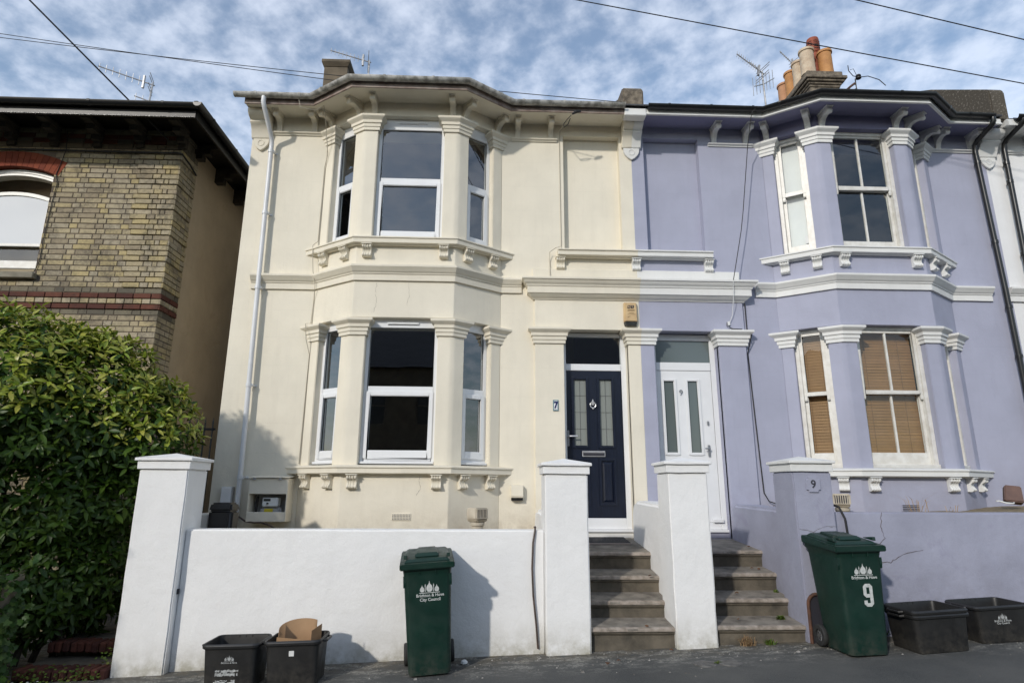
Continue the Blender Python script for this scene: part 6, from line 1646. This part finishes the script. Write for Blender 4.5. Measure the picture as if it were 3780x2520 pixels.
clipped('wall_cable', [(3.74, 8.34, 4.25), (3.75, 8.36, 3.85), (3.755, 8.24, 3.75), (3.73, 8.36, 3.5), (3.745, 8.362, 2.9), (3.77, 8.362, 2.0), (3.785, 8.362, 1.55), (3.83, 8.33, 1.44), (3.93, 8.28, 1.40), (4.1, 8.1, 1.37)], .008, M['wire'], 'black cable clipped down the lilac wall beside the white door')
clipped('wall_cable', [(3.72, 6.82, 1.36), (3.73, 6.70, 1.45), (3.77, 6.56, 1.42), (3.80, 6.52, 1.30), (3.81, 6.52, 1.1), (3.82, 6.53, .3)], .012, M['wire'], 'thick black cable looping over the lilac garden wall behind the bin')

# ------------------------------------------------------------------ aerials
def aerial(label, mast0, mast1, boom0, boom1, n, el, eup=(0, 0, 1), refl=None, r=.011):
    t = thing('tv_aerial', label, 'aerial', mast0, (0, 0, 0), 'television aerials on the roofs')
    A_ = M['alu']
    MB().tube([mast0, mast1], r * 1.5, 8).obj('mast', A_, t, True)
    MB().tube([boom0, boom1], r, 6).obj('boom', A_, t, True)
    p, q = Vector(boom0), Vector(boom1); e = Vector(eup).normalized()
    for k in range(n):
        c = p.lerp(q, (k + .2) / (n + 1.6)); L = el * (.75 + .25 * k / n)
        MB().tube([c - e * L / 2, c + e * L / 2], r * .5, 5).obj('element', A_, t)
    c = p.lerp(q, .80)
    b = MB(); d = (q - p).normalized(); s_ = d.cross(e).normalized()
    b.tube([c - e * .13, c + e * .13], r * 2.2, 5); b.obj('dipole', A_, t)
    c = p.lerp(q, .93)
    for k in (-1, 1):
        for j in (.5, 1.0):
            a_ = c + e * (.14 * k * j) ; MB().tube([a_ - s_ * .16, a_ + s_ * .16], r * .6, 5).obj('reflector', A_, t)
    return t
aerial('television aerial on a thin mast above the brick house eaves', (-6.34, 10.0, 7.8), (-6.31, 10.0, 8.86), (-7.17, 9.75, 9.0), (-6.28, 10.02, 8.82), 7, .20)
aerial('low television aerial partly hidden behind the brick house gutter', (-5.9, 10.6, 7.9), (-5.85, 10.6, 8.62), (-6.87, 10.4, 8.86), (-5.83, 10.62, 8.58), 7, .20)
aerial('television aerial beside the square rendered chimney of the cream house', (-2.51, 10.6, 8.5), (-2.50, 10.6, 9.96), (-3.25, 10.45, 10.05), (-2.47, 10.62, 9.93), 9, .16)
t = aerial('crossed television aerials on a bright mast left of the chimney pots', (4.99, 9.5, 8.0), (4.98, 9.5, 9.13), (4.44, 9.3, 9.32), (5.02, 9.5, 9.06), 12, .20, (.25, .2, 1))
MB().tube([(4.77, 9.42, 8.74), (5.0, 9.5, 8.86), (5.24, 9.58, 9.05)], .009, 6).obj('boom', M['alu'], t, True)
for k in range(7):
    f_ = k / 6; c = Vector((4.77, 9.42, 8.74)).lerp(Vector((5.24, 9.58, 9.05)), f_); MB().tube([c - Vector((.03, .0, .20)), c + Vector((-.02, 0, .18))], .006, 5).obj('element', M['alu'], t)
MB().tube([(4.73, 9.45, 9.28), (4.86, 9.5, 9.24), (4.98, 9.5, 9.10)], .007, 6).obj('stay', M['alu'], t, True)
aerial('small far aerial behind the cream chimney pots', (7.08, 12, 9.0), (7.08, 12.0, 11.40), (6.72, 11.9, 11.58), (7.15, 12.05, 11.30), 8, .12)
t = thing('wire_insulator', 'black wire insulator on an iron bracket beside the chimney', 'insulator', (6.86, 9.95, 9.1))
MB().tube([(6.80, 9.98, 9.08), (6.92, 9.92, 9.18), (7.0, 9.9, 9.24)], .022, 7).obj('bracket', M['rust'], t, True)
MB().tube([(7.02, 9.9, 9.05), (7.02, 9.9, 9.34)], .010, 6).obj('pin', M['black_iron'], t)
MB().lathe((7.09, 9.9, 9.33), [(.02, 0), (.05, .02), (.05, .04), (.03, .05), (.05, .065), (.045, .09), (.02, .11)], 14).obj('insulator', M['black_iron'], t, True)
MB().tube([(7.09, 9.9, 9.39), (6.99, 9.9, 9.40), (6.90, 9.88, 9.50), (6.90, 9.88, 9.62)], .008, 6).obj('tail', M['wire'], t, True)
MB().tube([(7.0, 9.9, 9.2), (7.04, 9.88, 9.42), (6.99, 9.87, 9.54), (6.93, 9.88, 9.52)], .005, 5).obj('tail', M['wire'], t, True)
MB().tube([(7.10, 9.9, 9.38), (7.25, 9.85, 9.37), (7.42, 9.8, 9.26), (7.52, 9.78, 9.12)], .008, 6).obj('tail', M['wire'], t, True)

# ------------------------------------------------------------------ litter, weeds, cracks
def litter():
    r = random.Random(77)
    vs = []; fs = []
    for _ in range(360):
        x = r.uniform(-2.9, 6); y = 6.44 - abs(r.gauss(0, .28)); 
        if 1.0 < x < 1.95 and y > 6.3 and r.random() < .5: y -= .2
        s = r.uniform(.003, .010) * (1.8 if r.random() < .06 else 1); z = gz(x, y)
        k = len(vs)
        vs += [(x - s, y - s * .7, z - .001), (x + s, y - s, z - .001), (x + s * .8, y + s, z - .001), (x - s, y + s * .8, z - .001), (x - s * .4, y - s * .3, z + s * .9), (x + s * .5, y + s * .2, z + s * .8)]
        fs += [(k, k + 1, k + 5, k + 4), (k + 1, k + 2, k + 5), (k + 2, k + 3, k + 4, k + 5), (k + 3, k, k + 4)]
    me = bpy.data.meshes.new('grit'); me.from_pydata(vs, [], fs); me.materials.append(M['pebble'])
    o = link('grit', me); o['kind'] = 'stuff'; tag(o, 'loose grit and plaster crumbs along the foot of the walls', 'grit')
    for (x, y, z) in ((1.83, 7.10, .645), (1.62, 6.50, .25), (1.82, 6.38, gz(1.8) + .012), (1.25, 6.12, gz(1.2) + .008), (1.13, 6.05, gz(1.1) + .006), (2.62, 6.66, .278), (2.75, 6.98, .485), (3.08, 7.3, .70), (3.2, 7.62, .91), (3.16, 7.3, .695)):
        n = 7; pts = [(x + r.uniform(.015, .03) * math.cos(6.28 * k / n), y + r.uniform(.010, .02) * math.sin(6.28 * k / n)) for k in range(n)]
        b = MB(); b.add([(px, py, z + .002 + r.uniform(0, .018)) for px, py in pts] + [(x, y, z + .022)], [(k, (k + 1) % n, n) for k in range(n)])
        tag(b.obj('dead_leaf', M['deadleaf']), 'curled dead brown leaf lying on the steps or tarmac', 'leaf', 'dead leaves by the steps')
    tag(MB().lathe((-.20, 6.33, gz(-.2) - .004), [(.02, 0), (.035, .01), (.03, .03), (.012, .04)], 7).obj('plaster_lump', M['paper'], None), 'lump of broken white plaster beside the bin wheel', 'rubble')
    # tufts
    def tuft(name, label, x, y, z, n, h, mat, spread=.09, cat='weeds', w=.004):
        vs = []; fs = []
        for _ in range(n):
            a = r.uniform(0, 6.28); l = r.uniform(.4, 1.0) * h; d = r.uniform(.1, 1.0) * spread * 1.5
            bx_, by_ = x + r.gauss(0, spread * .4), y + r.gauss(0, spread * .15)
            p0 = Vector((bx_, by_, z)); p1 = p0 + Vector((math.cos(a) * d * .4, math.sin(a) * d * .3, l * .7)); p2 = p0 + Vector((math.cos(a) * d, math.sin(a) * d * .7, l * r.uniform(.5, 1.0)))
            sd = Vector((-math.sin(a), math.cos(a), 0)) * w; k = len(vs)
            vs += [tuple(p0 - sd), tuple(p0 + sd), tuple(p1 + sd), tuple(p1 - sd), tuple(p2)]
            fs += [(k, k + 1, k + 2, k + 3), (k + 3, k + 2, k + 4)]
        me = bpy.data.meshes.new(name); me.from_pydata(vs, [], fs); me.materials.append(M[mat])
        o = link(name, me); tag(o, label, cat); o['kind'] = 'stuff'
    tuft('dry_weeds', 'tangle of dry straw weeds at the foot of the right flight of steps', 2.62, 6.47, gz(2.6) - .005, 120, .13, 'straw', .10, w=.0022)
    tuft('weeds', 'green weed at the foot of the right flight of steps', 2.85, 6.47, gz(2.9) - .005, 40, .07, 'weed', .06, w=.006)
    tuft('weeds', 'green weed growing on the second step beside the lilac wall', 3.10, 6.72, .27, 26, .06, 'weed', .05, w=.012)
    tuft('weeds', 'small green weed on the third step beside the lilac wall', 3.24, 7.08, .48, 14, .04, 'weed', .03, w=.008)
    tuft('weeds', 'yellow green weeds between the number nine bin and the black boxes', 3.93, 6.47, gz(3.9) - .005, 130, .24, 'weed', .10, w=.007)
    tuft('weeds', 'small green tuft between the two iron covers', 2.125, 5.96, gz(2.1, 5.96) - .004, 34, .03, 'weed', .035, w=.004)
    tuft('dry_weeds', 'dead twiggy stems standing on the raised bed in front of the lilac bay', 5.36, 7.55, 1.29, 16, .34, 'straw', .20, w=.003)
    tuft('dry_weeds', 'thin dead stems on the raised bed right of the air brick', 5.75, 7.55, 1.29, 8, .22, 'straw', .14, w=.003)
    for k in range(7):
        tuft('dry_weeds', 'low dry weeds along the back edge of the lilac garden wall', 4.1 + k * .45, 6.95, 1.30, 26, .07, 'straw', .2, w=.003)
    tuft('dry_weeds', 'dry grass on the ledge beside the lilac gate pillar', 3.55, 7.4, 1.395, 30, .035, 'straw', .15, w=.003)
    # cracks in the lilac render
    def crack(pts, y, label, w=.0022):
        P = []
        for (a, b_) in zip(pts[:-1], pts[1:]):
            for k in range(5): f = k / 5; P.append((a[0] + (b_[0] - a[0]) * f + r.uniform(-.008, .008), y, a[1] + (b_[1] - a[1]) * f + r.uniform(-.008, .008)))
        P.append((pts[-1][0], y, pts[-1][1]))
        return MB().tube(P, [w * (.5 + r.random()) for _ in P], 5)
    for pts in ([(3.25, 1.20), (3.40, 1.17), (3.52, 1.22), (3.66, 1.22)], [(3.27, 1.08), (3.40, 1.05), (3.55, 1.07)], [(3.47, .78), (3.53, .62), (3.56, .45), (3.54, .30)], [(3.50, .80), (3.46, .70), (3.47, .55)]):
        crack(pts, 6.449, '').obj('crack', M['crack'], p9t)
    cw = [o for o in h7.children if o.name.startswith('bay_base')][0]
    crack([(-.86, 1.75), (-.88, 1.68), (-.85, 1.60), (-.90, 1.50)], YBF - .001, '', .0012).obj('crack', M['crack'], cw)
    crack([(-.2 + XP - 2.19, 1.0), (-.35, 1.08), (-.42, 1.05)], YBF - .001, '', .001).obj('crack', M['crack'], cw)
    bw = [o for o in h7.children if o.name.startswith('bay_wall')][0]
    crack([(-1.55, 4.33), (-1.57, 4.2), (-1.54, 4.05), (-1.58, 3.9)], YBF - .001, '', .0009).obj('crack', M['crack'], bw)
    crack([(-1.12, 4.33), (-1.11, 4.15), (-1.13, 4.0)], YBF - .001, '', .0009).obj('crack', M['crack'], bw)
    for pts in ([(4.22, 1.36), (4.20, 1.22), (4.22, 1.10), (4.15, 1.03)], [(4.05, .87), (4.25, .86), (4.40, .94), (4.62, .98)]):
        crack(pts, 6.549, '').obj('crack', M['crack'], lw)
litter()

# ------------------------------------------------------------------ the other side of the street (mirrored in the ground floor glass)
def opposite():
    labs = ['brown brick terraced house across the street mirrored in the cream bay', 'grey terraced house across the street mirrored in the lilac bay', 'red brick terraced house across the street facing the brick house']
    for k, (x0, x1, mt) in enumerate(((-6.0, 1.0, 'stack'), (1.0, 8.5, 'lichen'), (-13.5, -6.0, 'redbrick'))):
        t = thing('opposite_house', labs[k], 'house', ((x0 + x1) / 2, -9.2, -.3))
        xs = [x0]; n = 3
        for i in range(n): c = x0 + (x1 - x0) * (i + .5) / n; xs += [c - .55, c + .55]
        xs.append(x1)
        hol = {(2 * i + 1, j) for i in range(n) for j in (1, 3)}
        MB().plate(xs, [-.6, 1.2, 3.0, 4.1, 5.7, 6.6], hol, -9.5, -9.2).obj('wall', M[mt], t)
        for i in range(n):
            for (z0, z1) in ((1.2, 3.0), (4.1, 5.7)):
                a, c = xs[2 * i + 1], xs[2 * i + 2]
                f = MB().box(a, a + .06, -9.36, -9.28, z0, z1).box(c - .06, c, -9.36, -9.28, z0, z1).box(a, c, -9.36, -9.28, z1 - .06, z1).box(a, c, -9.36, -9.28, z0, z0 + .06).box(a, c, -9.36, -9.28, (z0 + z1) / 2 - .03, (z0 + z1) / 2 + .03).obj('window', M['lichen'], t)
                MB().add([(a, -9.33, z0), (c, -9.33, z0), (c, -9.33, z1), (a, -9.33, z1)], [(3, 2, 1, 0)]).obj('pane', M['amber'], f)
        MB().add([(x0, -9.0, 6.5), (x1, -9.0, 6.5), (x1, -12.8, 9.2), (x0, -12.8, 9.2), (x1, -16.5, 6.5), (x0, -16.5, 6.5), (x0, -16.5, -.6), (x1, -16.5, -.6)], [(0, 1, 2, 3), (3, 2, 4, 5), (5, 4, 7, 6)]).obj('roof', M['slate'], t)
opposite()
